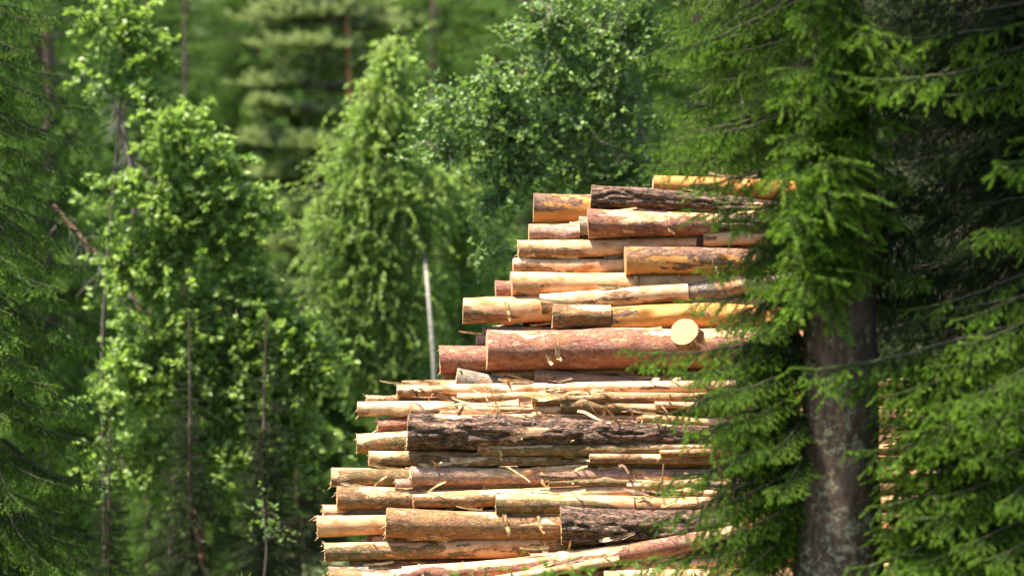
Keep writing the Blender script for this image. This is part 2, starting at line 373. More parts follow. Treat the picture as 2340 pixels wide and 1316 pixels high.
def fibres(parent, V, ns, rng, cnt):
    ring = V[0]; c = ring.mean(0); m = MB()
    for q in range(cnt):
        p = ring[rng.integers(0, ns)]; o = norm(p - c)
        d = norm(np.array([-1, 0, 0]) * rng.uniform(.3, 1.2) + o * rng.uniform(-.1, .9) + np.array([0, 0, -0.2])); L = rng.uniform(0.012, 0.05) * (1 if rng.random() < .85 else 2)
        pts = p[None] - d * 0.01 + np.linspace(0, 1, 4)[:, None] * d * L + np.linspace(0, 1, 4)[:, None] ** 2 * np.array([0, 0, -0.01])
        m.add(*tube_arr(pts, np.linspace(0.0035, 0.0008, 4), 4))
    m.build('splinter_fringe', M_SPL, parent)

LOGN = [0]; SPAN = []
def depth_of(py): return 40.0 + max(0, (1316 - py)) * 0.0042 * 0.34 + (0.25 if py < 872 else 0)
def put_log(x0, t0, b0, xr, tr, br, f, kind, cov, tb, label, xend=None, fib=0, hang=0, up=0, lay=0, dark=False, name='log', group=None, Y=None, yaw=0.045):
    LOGN[0] += 1; seed = LOGN[0] * 31 + 7; rng = np.random.default_rng(seed)
    Y0 = (Y if Y else depth_of((t0 + b0) / 2)) + f
    c0, c1 = (t0 + b0) / 2, (tr + br) / 2
    xe = xend or xr
    if t0 < 870 and Y is None: xe = min(xe, 1870 + (x0 * 7919 % 90))
    q = (xe - x0) / (xr - x0); ce = c0 + (c1 - c0) * q; he = (b0 - t0) + ((br - tr) - (b0 - t0)) * min(q, 1.15)
    P0 = at(x0, c0, Y0); Lx = (xe - x0) * K * Y0; Y1 = Y0 + Lx * yaw
    P1 = at(xe, ce, Y1); r0 = (b0 - t0) * K * Y0 / 2; r1 = max(he, 12) * K * Y1 / 2
    d = Vector(P1 - P0); L = d.length
    V, F, m = log_mesh(L, r0, r1, kind, cov, tb, seed, jag=0.012 if fib else 0.003); ns = V.shape[1]
    mb = MB(); mb.add(V, F, 0, m.ravel()); o = mb.build(name, LM[kind])
    xa = d.normalized(); ya = Vector((0, 0, 1)).cross(xa).normalized(); za = xa.cross(ya)
    M = Matrix((xa, ya, za)).transposed().to_4x4(); M.translation = Vector(P0); o.matrix_world = M
    tag(o, label, 'log', group or 'cut pine logs in the stack')
    for fi in (True, False):
        if not fi and xe > 1700: continue
        e = MB(); e.add(*cap(V, ns, fi)); e.build('cut_end', M_CUT, o, smooth=False)
    if fib: fibres(o, V, ns, rng, fib)
    for q_ in range(hang): strip(o, rng, rng.uniform(0.1, min(L, 2.4) * 0.9), (r0 + r1) / 2, 'hang', 1.0, dark and q_ % 2 == 0)
    up = up + (1 if x0 > 760 and t0 > 870 else 0); lay = lay + (2 if t0 > 870 else 1)
    for q_ in range(up): strip(o, rng, rng.uniform(0.1, min(L, 2.9) * 0.95), (r0 + r1) / 2, 'up')
    for q_ in range(lay): strip(o, rng, rng.uniform(0.1, min(L, 2.9) * 0.95), (r0 + r1) / 2, 'lay', 1.0, q_ % 2 == 1)
    SPAN.append((t0, b0, x0)); return o

G = put_log
# upper, thicker logs
G(1492,398,443,1830,414,462,-.02,'gold',.30,.5,'golden peeled log on the very top with a brown bark patch at its end',2350,lay=1)
G(1350,424,482,1830,458,494,-.10,'rough',.92,.15,'dark furrowed log slanting down right just under the topmost golden log',2300)
G(1219,441,510,1400,446,513,.10,'gold',.10,-.5,'golden stubby log end with dark bark along its top, left of the slanting furrowed log',2200,hang=1)
G(1343,480,541,1638,489,534,-.12,'red',.78,.9,'reddish brown log with pale top edge directly below the slanting furrowed log',None,lay=1,hang=1)
G(1641,484,536,1900,492,540,-.05,'rough',.9,.1,'dark bark log butting against the right end of the reddish brown upper log',2500)
G(1324,497,538,1430,498,538,.0,'grey',.9,.1,'short grey brown log end poking out left of the reddish upper log',2200)
G(1280,505,530,1400,505,530,.16,'pink',.7,.5,'thin pink log end peeping over the pinkish grey log of the upper stack',2200)
G(1208,514,550,1324,512,548,.02,'pink',.9,.2,'pinkish grey log with smooth bark under the golden stubby log end',None)
G(1320,538,560,1500,540,560,.12,'cream',.2,.2,'narrow pale log wedged under the reddish upper log',2300,lay=1)
G(1184,548,594,1590,540,584,.0,'mix',.52,.85,'long log with cream top and red brown underside above the golden bark patched log',None,fib=10,lay=1)
G(1590,534,567,1606,534,567,.02,'rough',.95,.0,'tiny dark bark log end at the right end of the cream topped log',1900)
G(1607,529,562,1800,527,560,-.03,'cream',.25,.3,'pale whitish log starting beside the tiny dark bark end, going under the spruce tips',2500)
G(1428,566,628,1720,573,628,-.14,'gold',.02,-.42,'thick golden log with dark bark patches on its upper side',2250,hang=1,up=1)
G(1172,590,626,1430,592,628,.03,'cream',.18,.35,'smooth cream log whose right side runs behind the thick golden patched log',2200,lay=1)
G(1168,622,676,1500,618,668,-.05,'mix',.42,.7,'cream log with torn red brown patches, second below the thick golden patched log',2300,hang=2)
G(1132,642,682,1240,644,682,.10,'red',.95,.1,'short red bark log end sticking out left behind the torn patchy log',2200)
G(1440,628,660,1740,622,655,.05,'cream',.3,.2,'cream log with scraps of bark in the shadow right under the thick golden log',2350,lay=1)
G(1572,648,690,1740,630,668,-.06,'grey',.5,.5,'grey barked log rising right from the end of the long tilted cream log',2400,up=1)
G(1235,674,716,1572,646,690,-.12,'mix',.48,1.0,'long tilted cream log with brown lower edge rising to the right in the upper stack',None)
G(1058,681,741,1300,682,738,-.02,'cream',.16,.2,'fat smooth tan log jutting far left in the middle of the upper stack',2200,hang=1)
G(1262,690,752,1395,694,752,-.13,'mix',.62,.1,'short log with cream end and dark brown bark patch beside the fat tan log',None,fib=4)
G(1396,690,712,1640,694,712,.0,'rough',.9,.1,'thin dark bark log lying over the golden cream log with the round brown knot patch',2400)
G(1396,702,760,1720,706,762,-.08,'gold',.17,.2,'golden cream log with a small brown patch, left of the round sawn stub',2300)
G(1103,744,776,1260,745,776,.12,'grey',.7,.2,'dark log end in the gap just above the thick red log',2000)
G(1088,766,792,1140,766,792,.12,'pink',.4,.3,'small pale pink log end just left of the thick red log',2000)
G(1112,752,848,1530,758,846,-.14,'red',.86,.55,'thickest smooth red barked log across the bottom of the upper stack',2350,hang=2)
G(1005,790,856,1120,788,852,.03,'red',.95,.15,'red barked log end jutting left below the thickest red log',2200,fib=3)
G(1012,842,880,1060,842,880,.14,'cream',.2,.1,'tan log end hidden in shade beneath the jutting red log end',1500)
G(1122,846,880,1190,846,880,.12,'cream',.3,.1,'short tan log end in the gap between the two lichen grey logs',None)
G(1042,841,890,1210,874,918,-.04,'grey',.95,.0,'left one of two lichen grey logs sinking to the right under the red log',1500)
G(1222,841,884,1420,867,905,-.04,'grey',.95,.0,'right one of two lichen grey logs sinking to the right under the red log',1700)
# lower, thinner logs
G(907,879,907,1400,872,902,.0,'cream',.16,.4,'straight cream log on top of the lower stack, its left end clear of the others',2200,fib=6,lay=3,up=2)
G(837,902,920,1050,905,920,.10,'mix',.55,.3,'thin shaggy slab of a log just above the smooth cream stub far left',1900,fib=5,lay=1,up=1)
G(1045,897,923,1400,900,924,-.05,'mix',.62,1.0,'thin reddish log with cream top, one row under the straight cream log',2250,hang=1,lay=2)
G(817,917,951,935,917,950,.0,'cream',.10,.2,'smooth cream log stub at far left between the shaggy slab and the splintered log',1900,fib=8)
G(938,917,958,1280,926,960,-.06,'moss',.55,.75,'greenish cream log lying right above the big furrowed dark log',2200,fib=4,lay=1)
G(1280,914,942,1510,916,942,-.10,'moss',.5,.8,'thin mossy cream log ending in mid stack above a field of splinters',2350,up=1)
G(1150,938,962,1600,942,962,.0,'cream',.3,.3,'cream log covered by torn splinters above the furrowed dark log',2250,up=4,lay=3)
G(1300,955,982,1600,958,982,-.04,'cream',.32,.2,'pale log with upright torn wood splinter right of the furrowed log middle',2300,up=4,lay=2)
G(863,955,990,935,956,990,.06,'red',.8,.3,'reddish log end with shaggy frayed bark left of the big furrowed dark log',1900,fib=26)
G(931,946,1029,1600,980,1018,-.17,'rough',.80,.0,'big dark furrowed bark log tapering right across the lower stack',2200,fib=3,up=2,lay=2)
G(815,990,1037,930,990,1037,.02,'moss',.6,.8,'cream topped log end with green flecks left of the big furrowed log',1900,fib=8)
G(843,1027,1067,1180,1034,1070,.0,'mix',.42,.6,'cream log running into the shadow beneath the big furrowed log',2100,fib=8,lay=1,hang=1)
G(1092,1012,1038,1560,1018,1040,-.16,'moss',.62,.75,'thin green flecked log in front, just below the tapering part of the furrowed log',2250,fib=3,up=1,hang=1)
G(1347,1036,1057,1600,1038,1060,-.12,'mix',.7,.8,'thin brown log starting under the thin green flecked log',2300,fib=3,lay=1)
G(1300,1044,1072,1350,1044,1072,.0,'cream',.2,.1,'pale crooked stub in the dark gap of the lower stack',None,fib=5)
G(757,1068,1112,900,1072,1112,.0,'moss',.8,.75,'mottled brown log end at far left with bright cream top edge',1900,fib=6,hang=1)
G(903,1070,1096,960,1070,1096,.12,'mix',.5,.3,'brown stub in the shade between the mottled log and the grey red log',1500)
G(903,1092,1123,945,1092,1122,.0,'pink',.6,.3,'pale pink papery stub left of the grey red log',1500,fib=10)
G(940,1067,1107,1480,1072,1104,-.08,'pink',.75,.3,'long grey red log with peeled flakes in the middle of the lower stack',2200,fib=5,hang=2,up=1,lay=1)
G(1110,1100,1118,1500,1086,1106,-.02,'moss',.55,.4,'very thin log slanting slightly up beneath the grey red log',2100,fib=3,lay=2)
G(770,1112,1164,943,1112,1162,-.02,'mix',.62,.7,'patchy brown log end with frayed pale rim, above the farthest left cream log',1900,fib=12,hang=2)
G(943,1124,1162,1480,1100,1134,-.10,'mix',.42,1.1,'long log with brilliant cream top rising gently right in the lower stack',2150,fib=14,lay=1)
G(1133,1130,1176,1540,1128,1170,-.14,'moss',.85,1.0,'moss flecked log with bright top edge above the short furrowed dark log',2200,fib=3,lay=2)
G(738,1152,1184,850,1152,1182,.08,'grey',.7,.6,'grey brown log end in a bottom left gap, behind the farthest left cream log',1300,fib=8)
G(725,1180,1225,885,1174,1220,-.03,'cream',.25,.9,'cream log with brown underside reaching farthest left of all',1900,fib=16)
G(882,1163,1226,1282,1166,1226,-.12,'mix',.62,.55,'thick flaking brown log ending at the short furrowed dark log',2000,fib=14,hang=2)
G(1282,1157,1243,1700,1175,1236,-.17,'rough',.97,.0,'short furrowed dark log near the bottom right of the lower stack',2200,fib=3,lay=1)
G(850,1222,1248,1280,1226,1250,.10,'mix',.5,.3,'brown shaded log under the thick flaking log',1900,lay=1,hang=1)
G(1000,1216,1240,1282,1222,1244,.03,'gold',.1,.1,'bare tan log in shade left of the short furrowed dark log base',1600)
G(742,1240,1282,1250,1232,1272,-.05,'moss',.5,.6,'knotty cream and brown log with frayed end near the bottom left',2100,fib=12,hang=2,up=1)
G(798,1274,1298,880,1274,1298,.06,'mix',.9,.2,'small brown stub under the knotty log',1500)
G(895,1278,1300,1100,1276,1298,.10,'rough',.9,.1,'dark bark log in the gap behind the tilted red cream log',1500)
G(751,1290,1336,880,1292,1336,.0,'grey',.6,.6,'rough grey pink log end in the bottom left corner of the stack',1900,fib=8,up=1)
G(895,1299,1345,1550,1212,1262,-.22,'red',.62,.75,'long tilted reddish log rising right over the bottom rows',2000,fib=6,lay=2,hang=1)
G(828,1308,1345,1200,1308,1345,-.10,'cream',.25,.3,'pale log at the bottom edge partly under the tilted reddish log',1900,fib=4)
G(1060,1326,1352,1415,1268,1292,-.30,'cream',.12,.5,'split cream slab lying tilted in front of the bottom rows',None,fib=4)
G(1230,1316,1350,1640,1268,1300,-.16,'cream',.3,.7,'pale tilted log beneath the long reddish one at the bottom',2150,lay=2,up=1)
G(1380,1305,1340,1840,1296,1330,-.26,'cream',.15,.4,'white sunlit log at the bottom edge left of the spruce trunk',2300,up=2,lay=2)
# extra rows on the right, glimpsed through the boughs
rgx = random.Random(5)
yy = 892
while yy < 1290:
    h = rgx.uniform(30, 46); x0 = rgx.uniform(1600, 1760)
    G(x0, yy, yy + h, x0 + 500, yy + rgx.uniform(-8, 8), yy + h + rgx.uniform(-8, 8), rgx.uniform(-.12, -.02), rgx.choice(['cream', 'mix', 'cream', 'moss', 'gold', 'red']), rgx.uniform(.2, .6), .6,
      'log glimpsed through the spruce boughs around the lichened trunk', x0 + rgx.uniform(1000, 1200), fib=4, up=1, lay=1, group='logs behind the spruce boughs')
    yy += h * 0.93
# thin crooked poles among the lower logs
rt = random.Random(17)
for q in range(26):
    c = rt.uniform(905, 1300); x0 = rt.uniform(1000, 1560) if c < 1060 else rt.uniform(900, 1560); h = rt.uniform(11, 20); t_ = rt.uniform(-16, 16)
    G(x0, c - h / 2, c + h / 2, x0 + 500, c + t_ - h / 2, c + t_ + h / 2, rt.uniform(-.17, -.09), rt.choice(['moss', 'mix', 'cream', 'red', 'grey']), rt.uniform(.3, .8), .5,
      'thin crooked pole squeezed in between the thicker lower logs', x0 + rt.uniform(250, 900), fib=4, up=0, lay=0, group='thin poles in the lower stack')
# logs below and inside, seen only through the gaps
for (x0, c) in ((720, 1352), (1500, 1350), (1000, 1372)):
    G(x0, c - 20, c + 22, x0 + 900, c - 22, c + 20, -.05, 'mix', .5, .5, 'bottom course log just under the lowest visible row', x0 + 1150, group='bottom course logs')
for q in range(46):
    c = 470 + q * 19.0; near = [x for t, b, x in SPAN if t - 30 < c < b + 30 and x < 1400] or [1400]
    x0 = min(near) + rgx.uniform(95, 240); h = rgx.uniform(34, 60) if c < 860 else rgx.uniform(28, 42)
    G(x0, c - h / 2, c + h / 2, x0 + 800, c - h / 2 + 3, c + h / 2 + 3, rgx.uniform(.22, .34), rgx.choice(['mix', 'red', 'rough', 'cream']), .6, .3,
      'shaded log deeper inside the stack, glimpsed between the front logs', x0 + rgx.uniform(900, 1100), group='logs inside the stack')
# brown bark scraps on peeled logs are part of the masks; the upright sawn stub
def stub():
    P0 = at(1563, 757, 40.15); d = Vector((0.30, 0.84, -0.46)).normalized(); r = 35 * K * 40.15
    V, F, m = log_mesh(0.40, r, r * .96, 'gold', .25, .2, 909, jag=.004); ns = V.shape[1]
    mb = MB(); mb.add(V, F, 0, m.ravel()); o = mb.build('log_stub', LM['mix']); xa = d; ya = Vector((0, 0, 1)).cross(xa).normalized(); za = xa.cross(ya)
    M = Matrix((xa, ya, za)).transposed().to_4x4(); M.translation = Vector(P0); o.matrix_world = M
    tag(o, 'short sawn stub turned to the viewer, its round cut face by the thick red log', 'log')
    for fi in (True, False):
        e = MB(); e.add(*cap(V, ns, fi)); e.build('cut_end', M_CUT, o, smooth=False)
stub()
# amber peeled log lying nearer, behind the trunk
G(1690,1162,1258,2120,1200,1290,0,'gold',.02,.0,'broad amber peeled log in the shade directly behind the lichened spruce trunk',2260,Y=38.2,name='log')

# ------------------------------------------------------------------ conifer boughs
def needles(seg0, seg1, age, rng, per_m, nl, nw, mb, a_lo=0.0, a_hi=1.0, mi=0):
    """single-triangle needles around every twig segment (arrays n x 3)"""
    L = np.linalg.norm(seg1 - seg0, axis=1); cnt = np.maximum(1, (L * per_m + rng.random(len(L))).astype(int)); idx = np.repeat(np.arange(len(L)), cnt)
    t = rng.random(len(idx))[:, None]; p = seg0[idx] + (seg1[idx] - seg0[idx]) * t; ax = norm(seg1[idx] - seg0[idx])
    rd = rng.normal(size=(len(idx), 3)); rd -= ax * (rd * ax).sum(1, keepdims=True); rd = norm(rd); rd[:, 2] = rd[:, 2] * 0.75 + 0.12
    d = norm(ax * rng.uniform(0.45, 0.95, (len(idx), 1)) + rd); ln = nl * rng.uniform(0.7, 1.15, (len(idx), 1))
    sd_ = norm(np.cross(d, rng.normal(size=d.shape))) * nw * 0.5
    V = np.stack([p - sd_, p + sd_, p + d * ln], 1).reshape(-1, 3); F = np.arange(len(V)).reshape(-1, 3)
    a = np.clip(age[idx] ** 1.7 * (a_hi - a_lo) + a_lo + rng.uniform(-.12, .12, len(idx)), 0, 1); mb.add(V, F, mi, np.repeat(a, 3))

def spruce_bough(L, seed, detail=1.0, nl=0.0175, nw=0.0044, per_m=1000, hang=0.5, droop=0.16, up=0.10, spread=0.36):
    """+X is the bough, its side branchlets hang like a comb; material 0 needles, 1 wood"""
    rng = np.random.default_rng(seed); mb = MB(); n = 26; s = np.linspace(0, 1, n)
    main = np.stack([s * L, 0.04 * L * np.sin(s * 4 + seed), -droop * L * s ** 1.4 + up * L * s ** 4], 1)
    main[1:] += np.cumsum(rng.normal(0, 0.004, (n - 1, 3)), 0)
    mb.add(*tube_arr(main, 0.0075 * L * (1 - s * 0.88) + 0.0015, 5), 1, 0.3)
    A, B, age = [], [], []
    def walk(p0, d, ln, sag, k, a0, a1):
        p = p0; st = ln / k; out = [p0]
        for q in range(k):
            d = norm(d + np.array([0, 0, -sag * st]) + rng.normal(0, 0.07, 3)); pn = p + d * st; A.append(p); B.append(pn); age.append(a0 + (a1 - a0) * (q + 0.5) / k); out.append(pn); p = pn
        return out, d
    for q in list(range(int(n * 0.12), n - 1)) * 2: A.append(main[q]); B.append(main[q + 1]); age.append(0.15 + 0.7 * (q / n) ** 2)
    cnt = int(L / 0.048 * detail)
    for i in range(cnt):
        t = (i + rng.random() * 0.8) / cnt
        if t < 0.10: continue
        q = t * (n - 1); j = min(int(q), n - 2); p = main[j] + (main[j + 1] - main[j]) * (q - j); ax = norm(main[j + 1] - main[j])
        env = spread * min(1.0, L ** 0.5) * (min(1, (1 - t) * 2.0 + 0.22)) * min(1, t * 3 + .3) * rng.uniform(0.55, 1.15)
        sgn = 1 if i % 2 else -1; hg = hang * rng.uniform(-0.35, 1.6)
        d = norm(ax * rng.uniform(0.5, 0.95) + np.array([0, sgn * rng.uniform(.3, .8), -hg]))
        k = max(2, int(env / 0.05)); path, _ = walk(p, d, env, 2.2 * hang + .8, k, 0.08, 0.92)
        nt_ = int(env / 0.060 * detail)
        for u in range(nt_):
            v = (u + 0.6) / (nt_ + 0.5); jj = min(int(v * k), k - 1); pp = path[jj] + (path[jj + 1] - path[jj]) * (v * k - jj); dd = norm(path[jj + 1] - path[jj])
            sid = norm(np.cross(dd, [0, 0, 1]) + 1e-4) * (1 if u % 2 else -1)
            walk(pp, norm(dd * 0.9 + sid * 0.75 + np.array([0, 0, -0.15])), rng.uniform(.08, .20) * (1.15 - v * .6), 1.0, 2, 0.2 + .3 * v, 0.95)
    A, B, age = np.array(A), np.array(B), np.array(age)
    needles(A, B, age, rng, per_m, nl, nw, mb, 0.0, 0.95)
    # twigs: thin three-sided sticks
    d = norm(B - A); u_ = norm(np.cross(d, [0.3, 0.2, 0.9])); v_ = np.cross(d, u_); w_ = 0.0022
    ring = [u_ * w_, (-0.5 * u_ + .87 * v_) * w_, (-.5 * u_ - .87 * v_) * w_]
    V = np.stack([A + ring[0], A + ring[1], A + ring[2], B], 1).reshape(-1, 3); b = np.arange(len(A))[:, None] * 4
    mb.add(V, np.concatenate([b + [0, 1, 3], b + [1, 2, 3], b + [2, 0, 3]]), 1, 0.3)
    return mb

NEAR = []
for sd_i, (L_, hg) in enumerate(((1.5, .45), (1.5, .8), (1.2, .35), (1.7, .6), (0.8, .4), (0.8, .7))):
    mb = spruce_bough(L_, 100 + sd_i, 1.0, hang=hg); NEAR.append((mb.mesh('bough_mesh', [ML_SPR, MT_DRK], False), L_, mb.arrays()[0][:, :]))
END = []
for me, L_, v in NEAR: END.append(Vector((L_, 0.0, -0.06 * L_)))

def frame_to(p0, p1, local_end, roll=0.0, twist=None):
    d = Vector(p1 - p0); s = d.length / local_end.length; xa = d.normalized(); ya = Vector((0, 0, 1)).cross(xa).normalized(); za = xa.cross(ya)
    R = Matrix((xa, ya, za)).transposed().to_4x4(); le = local_end.normalized(); q = le.rotation_difference(Vector((1, 0, 0))).to_matrix().to_4x4()
    M = Matrix.Translation(Vector(p0)) @ R @ Matrix.Rotation(roll, 4, 'X') @ q @ Matrix.Scale(s, 4); return M, s

NEAR_SHADE = []
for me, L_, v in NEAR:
    c_ = me.copy(); c_.materials[0] = ML_SHD; NEAR_SHADE.append((c_, L_, v))  # near boughs again, needle colour darkened in place of shade
def bough(root, bx, by, tx, ty, Yb, dY, rng, var=None, roll=None, name='bough', lib=None):
    p0, p1 = at(bx, by, Yb), at(tx, ty, Yb + dY); Lw = np.linalg.norm(p1 - p0)
    if var is None: var = rng.choice([4, 5]) if Lw < 0.9 else rng.choice([0, 1, 2, 3])
    me, L_, _ = (lib or NEAR)[var]; M, s = frame_to(p0, p1, END[var], rng.uniform(-.25, .25) if roll is None else roll)
    o = link(name, me, root); o.matrix_world = M; o.matrix_parent_inverse = Matrix.Identity(4); o.matrix_basis = root.matrix_basis.inverted() @ M
    return o

def join_boughs(specs, lib):
    """one crown mesh out of bough arrays; specs: (lib index, 4x4)"""
    mb = MB()
    for i, M in specs:
        v, f, m, a = lib[i]; M = np.array(M); mb.add(v @ M[:3, :3].T + M[:3, 3], f, m, a)
    return mb
LOW = [spruce_bough(1.8, 200 + i, 0.75, nl=0.045, nw=0.018, per_m=95, hang=h_, spread=.42, droop=dr).arrays() for i, (h_, dr) in enumerate(((.6, .2), (1.0, .3), (.8, .12)))]
def crown_specs(H, rb, z0, rng, step=0.34, per=6, ztop=99, lib=LOW, base_drop=-0.15, az=None, L0=1.8, top_sparse=None):
    out = []; z = z0; k = 0
    while z < H - 0.2:
        st = step * (1.0 if not top_sparse or z < top_sparse else 2.2); fr = 1 - z / H; ln = max(0.25, rb * fr ** 0.75)
        for q in range(per):
            a = (q + rng.random() * 0.7) / per * 2 * math.pi + k * 1.1
            if az and not (az[0] < (a % (2 * math.pi)) < az[1]): continue
            l_ = ln * rng.uniform(0.75, 1.15) * (1.25 if top_sparse and z > top_sparse else 1); pitch = base_drop * fr * rng.uniform(.5, 2.2) + 0.25 * (1 - fr) ** 2
            M = Matrix.Translation((0, 0, z + rng.uniform(-st, st) * .4)) @ Matrix.Rotation(a, 4, 'Z') @ Matrix.Rotation(-pitch, 4, 'Y') @ Matrix.Rotation(rng.uniform(-.2, .2), 4, 'X') @ Matrix.Scale(l_ / L0, 4)
            out.append((rng.randrange(len(lib)), M))
        z += st; k += 1
    return out
def trunk_mesh(name, H, r, mat, bend=0.15, seed=0, n=14):
    z = np.linspace(-0.4, H, 60); b = bend * np.sin(z / H * 3 + seed); V, F = tube_arr(np.stack([b - b[0], 0.5 * b, z], 1), r * (1 - np.clip(z, 0, H) / H) ** 0.8 + 0.01 + r * .35 * np.exp(-np.clip(z, 0, 9) * 2), n)
    m = MB(); m.add(V, F); return m.mesh(name, mat)
rs = random.Random(11)
SPR = [(join_boughs(crown_specs(H, rb, z0, rs, step=st, per=pr, top_sparse=11), LOW).mesh('spruce_crown', [ML_SPB, MT_DRK], False), trunk_mesh('spruce_trunk', H, .17, MT_SPR), H)
       for H, rb, z0, st, pr in ((17, 2.6, .3, .30, 7), (15, 2.2, .4, .28, 7), (19, 3.0, .2, .32, 7))]
SPY = None
def spruce(px, Y, label, var=0, sc=1.0, rz=0.0, group=None, z=None, cm=None, tilt=0, name='spruce_tree'):
    x = (px - 1170) * K * Y; zz = float(ground_z(np.array(x), np.array(float(Y)))) if z is None else z
    t = thing(name, (x, Y, zz - .05), label, 'spruce', group or 'spruces of the surrounding forest'); t.rotation_euler = (0, tilt, rz); t.scale = (sc,) * 3
    link('crown', cm or SPR[var][0], t); link('trunk', SPR[var][1], t); return t

def shade_painted(cm): c_ = cm.copy(); c_.materials[0] = ML_SHD; return c_  # crown copy with shade painted into its needle colour
# the far wood: dense rows closing the view
rg = random.Random(3); FARL = 'dark blurred spruce packed into the far wood closing off the view'
for row, (Y, sp) in enumerate(((82, 2.1), (88, 2.1), (95, 2.3), (104, 2.3))):
    hw = Y * 36 / FOCAL / 2 + 3.2; x = -hw
    while x < hw:
        px = x / (K * Y) + 1170; spruce(px, Y + rg.uniform(-2.5, 2.5), FARL, rg.randrange(3), rg.uniform(.85, 1.2), rg.uniform(0, 6.28), 'spruces of the far wood'); x += sp * rg.uniform(.8, 1.2)
# middle-distance spruces one can tell apart
for a in ((420, 66, 'dark green spruce behind the topmost bright leaves on the left', 0, .65, 1.0), (300, 72, 'shadowy spruce between the left spruce and the dark green one', 1, 1.0, 2.0),
          (600, 60, 'dark spruce in the shade right of the lower bright bush', 1, .38, .4), (600, 81, 'tall dim spruce standing left of the layered pine', 2, .9, 4.0),
          (1010, 76, 'mid green spruce at top centre right of the yellowish birch top', 1, 1.0, 3.0), (1180, 70, 'dim spruce mostly hidden behind the aspen leaves', 0, .95, .2),
          (1400, 64, 'dark spruce behind the aspen just left of the yellowish drooping one', 2, .85, 5.0), (120, 60, 'spruce with mid green boughs behind the left edge spruce', 2, .8, 1.6),
          (1900, 58, 'dark spruce hidden beyond the lichened trunk', 0, 1.0, 2.2), (2200, 52, 'dark spruce standing beyond the stack at far right', 2, 1.0, .9),
          (350, 53.8, 'young bluish spruce behind the bright leaves under the broken stem', 1, .39, 2.6), (430, 50, 'low young spruce in the dark hollow at bottom left', 1, .32, .6), (610, 50.5, 'low young spruce near the left ends of the bottom logs', 0, .24, 3.3),
 (250, 48, 'young spruce at the bottom edge below the left edge spruce', 1, .26, 1.3),
          (690, 57, 'small young spruce just left of the birch stem in the shade', 1, .36, 2.8)):
    px, Y, lab, v_, sc, rz = a; spruce(px, Y, lab, v_, sc, rz, cm=shade_painted(SPR[v_][0]) if ('hollow' in lab or 'shade' in lab or 'bottom' in lab or 'far right' in lab or 'beyond the lich' in lab) else None)
# left edge spruce and a drooping yellowish spruce right behind the stack: finer boughs
MID = [spruce_bough(1.8, 240 + i, 0.85, nl=0.026, nw=0.0095, per_m=240, hang=h_, spread=.36, droop=dr, up=.14).arrays() for i, (h_, dr) in enumerate(((.7, .22), (1.1, .34), (1.5, .2)))]
def big_spruce(px, Y, H, rb, z0, label, mat, seed, ztop=9.5, per=8, step=.30, drop=-.35):
    rr = random.Random(seed); sp = crown_specs(H, rb, z0, rr, step, per, lib=MID, base_drop=drop, top_sparse=ztop)
    t = spruce(px, Y, label, 0, 1.0, 0.0, cm=join_boughs(sp, MID).mesh('spruce_crown', [mat, MT_DRK], False)); return t
big_spruce(-60, 46, 15, 2.1, .3, 'big spruce with tiered drooping boughs along the left edge', ML_SPR, 21, ztop=8.8, per=10, step=.30)
big_spruce(1700, 47, 16, 1.9, 2.2, 'yellowish drooping spruce rising directly behind the upper stack', ML_SPY, 22, drop=-.5)

# ------------------------------------------------------------------ broad-leaved trees
def leaf_tris(P, D, rng, size, mb, mi=0, round_=0.8, a=None, flat=0.6):
    n = len(P); nrm = norm(rng.normal(size=(n, 3)) * (1 - flat) + np.array([0, 0, 1]) * flat + rng.normal(size=(n, 3)) * .35); D = norm(D - nrm * (D * nrm).sum(1, keepdims=True)); s = np.cross(nrm, D)
    sz = size * rng.uniform(.6, 1.2, (n, 1)); w = sz * round_ * .5; fold = nrm * sz * 0.10
    pts = [P, P + D * sz * .30 + s * w + fold, P + D * sz * .68 + s * w * .8 + fold, P + D * sz, P + D * sz * .68 - s * w * .8 + fold, P + D * sz * .30 - s * w + fold]
    V = np.stack(pts, 1).reshape(-1, 3); b = np.arange(n)[:, None] * 6
    F = np.concatenate([b + [0, 1, 2], b + [0, 2, 3], b + [0, 3, 4], b + [0, 4, 5]]); av = rng.random(n) if a is None else a; mb.add(V, F, mi, np.repeat(av, 6))

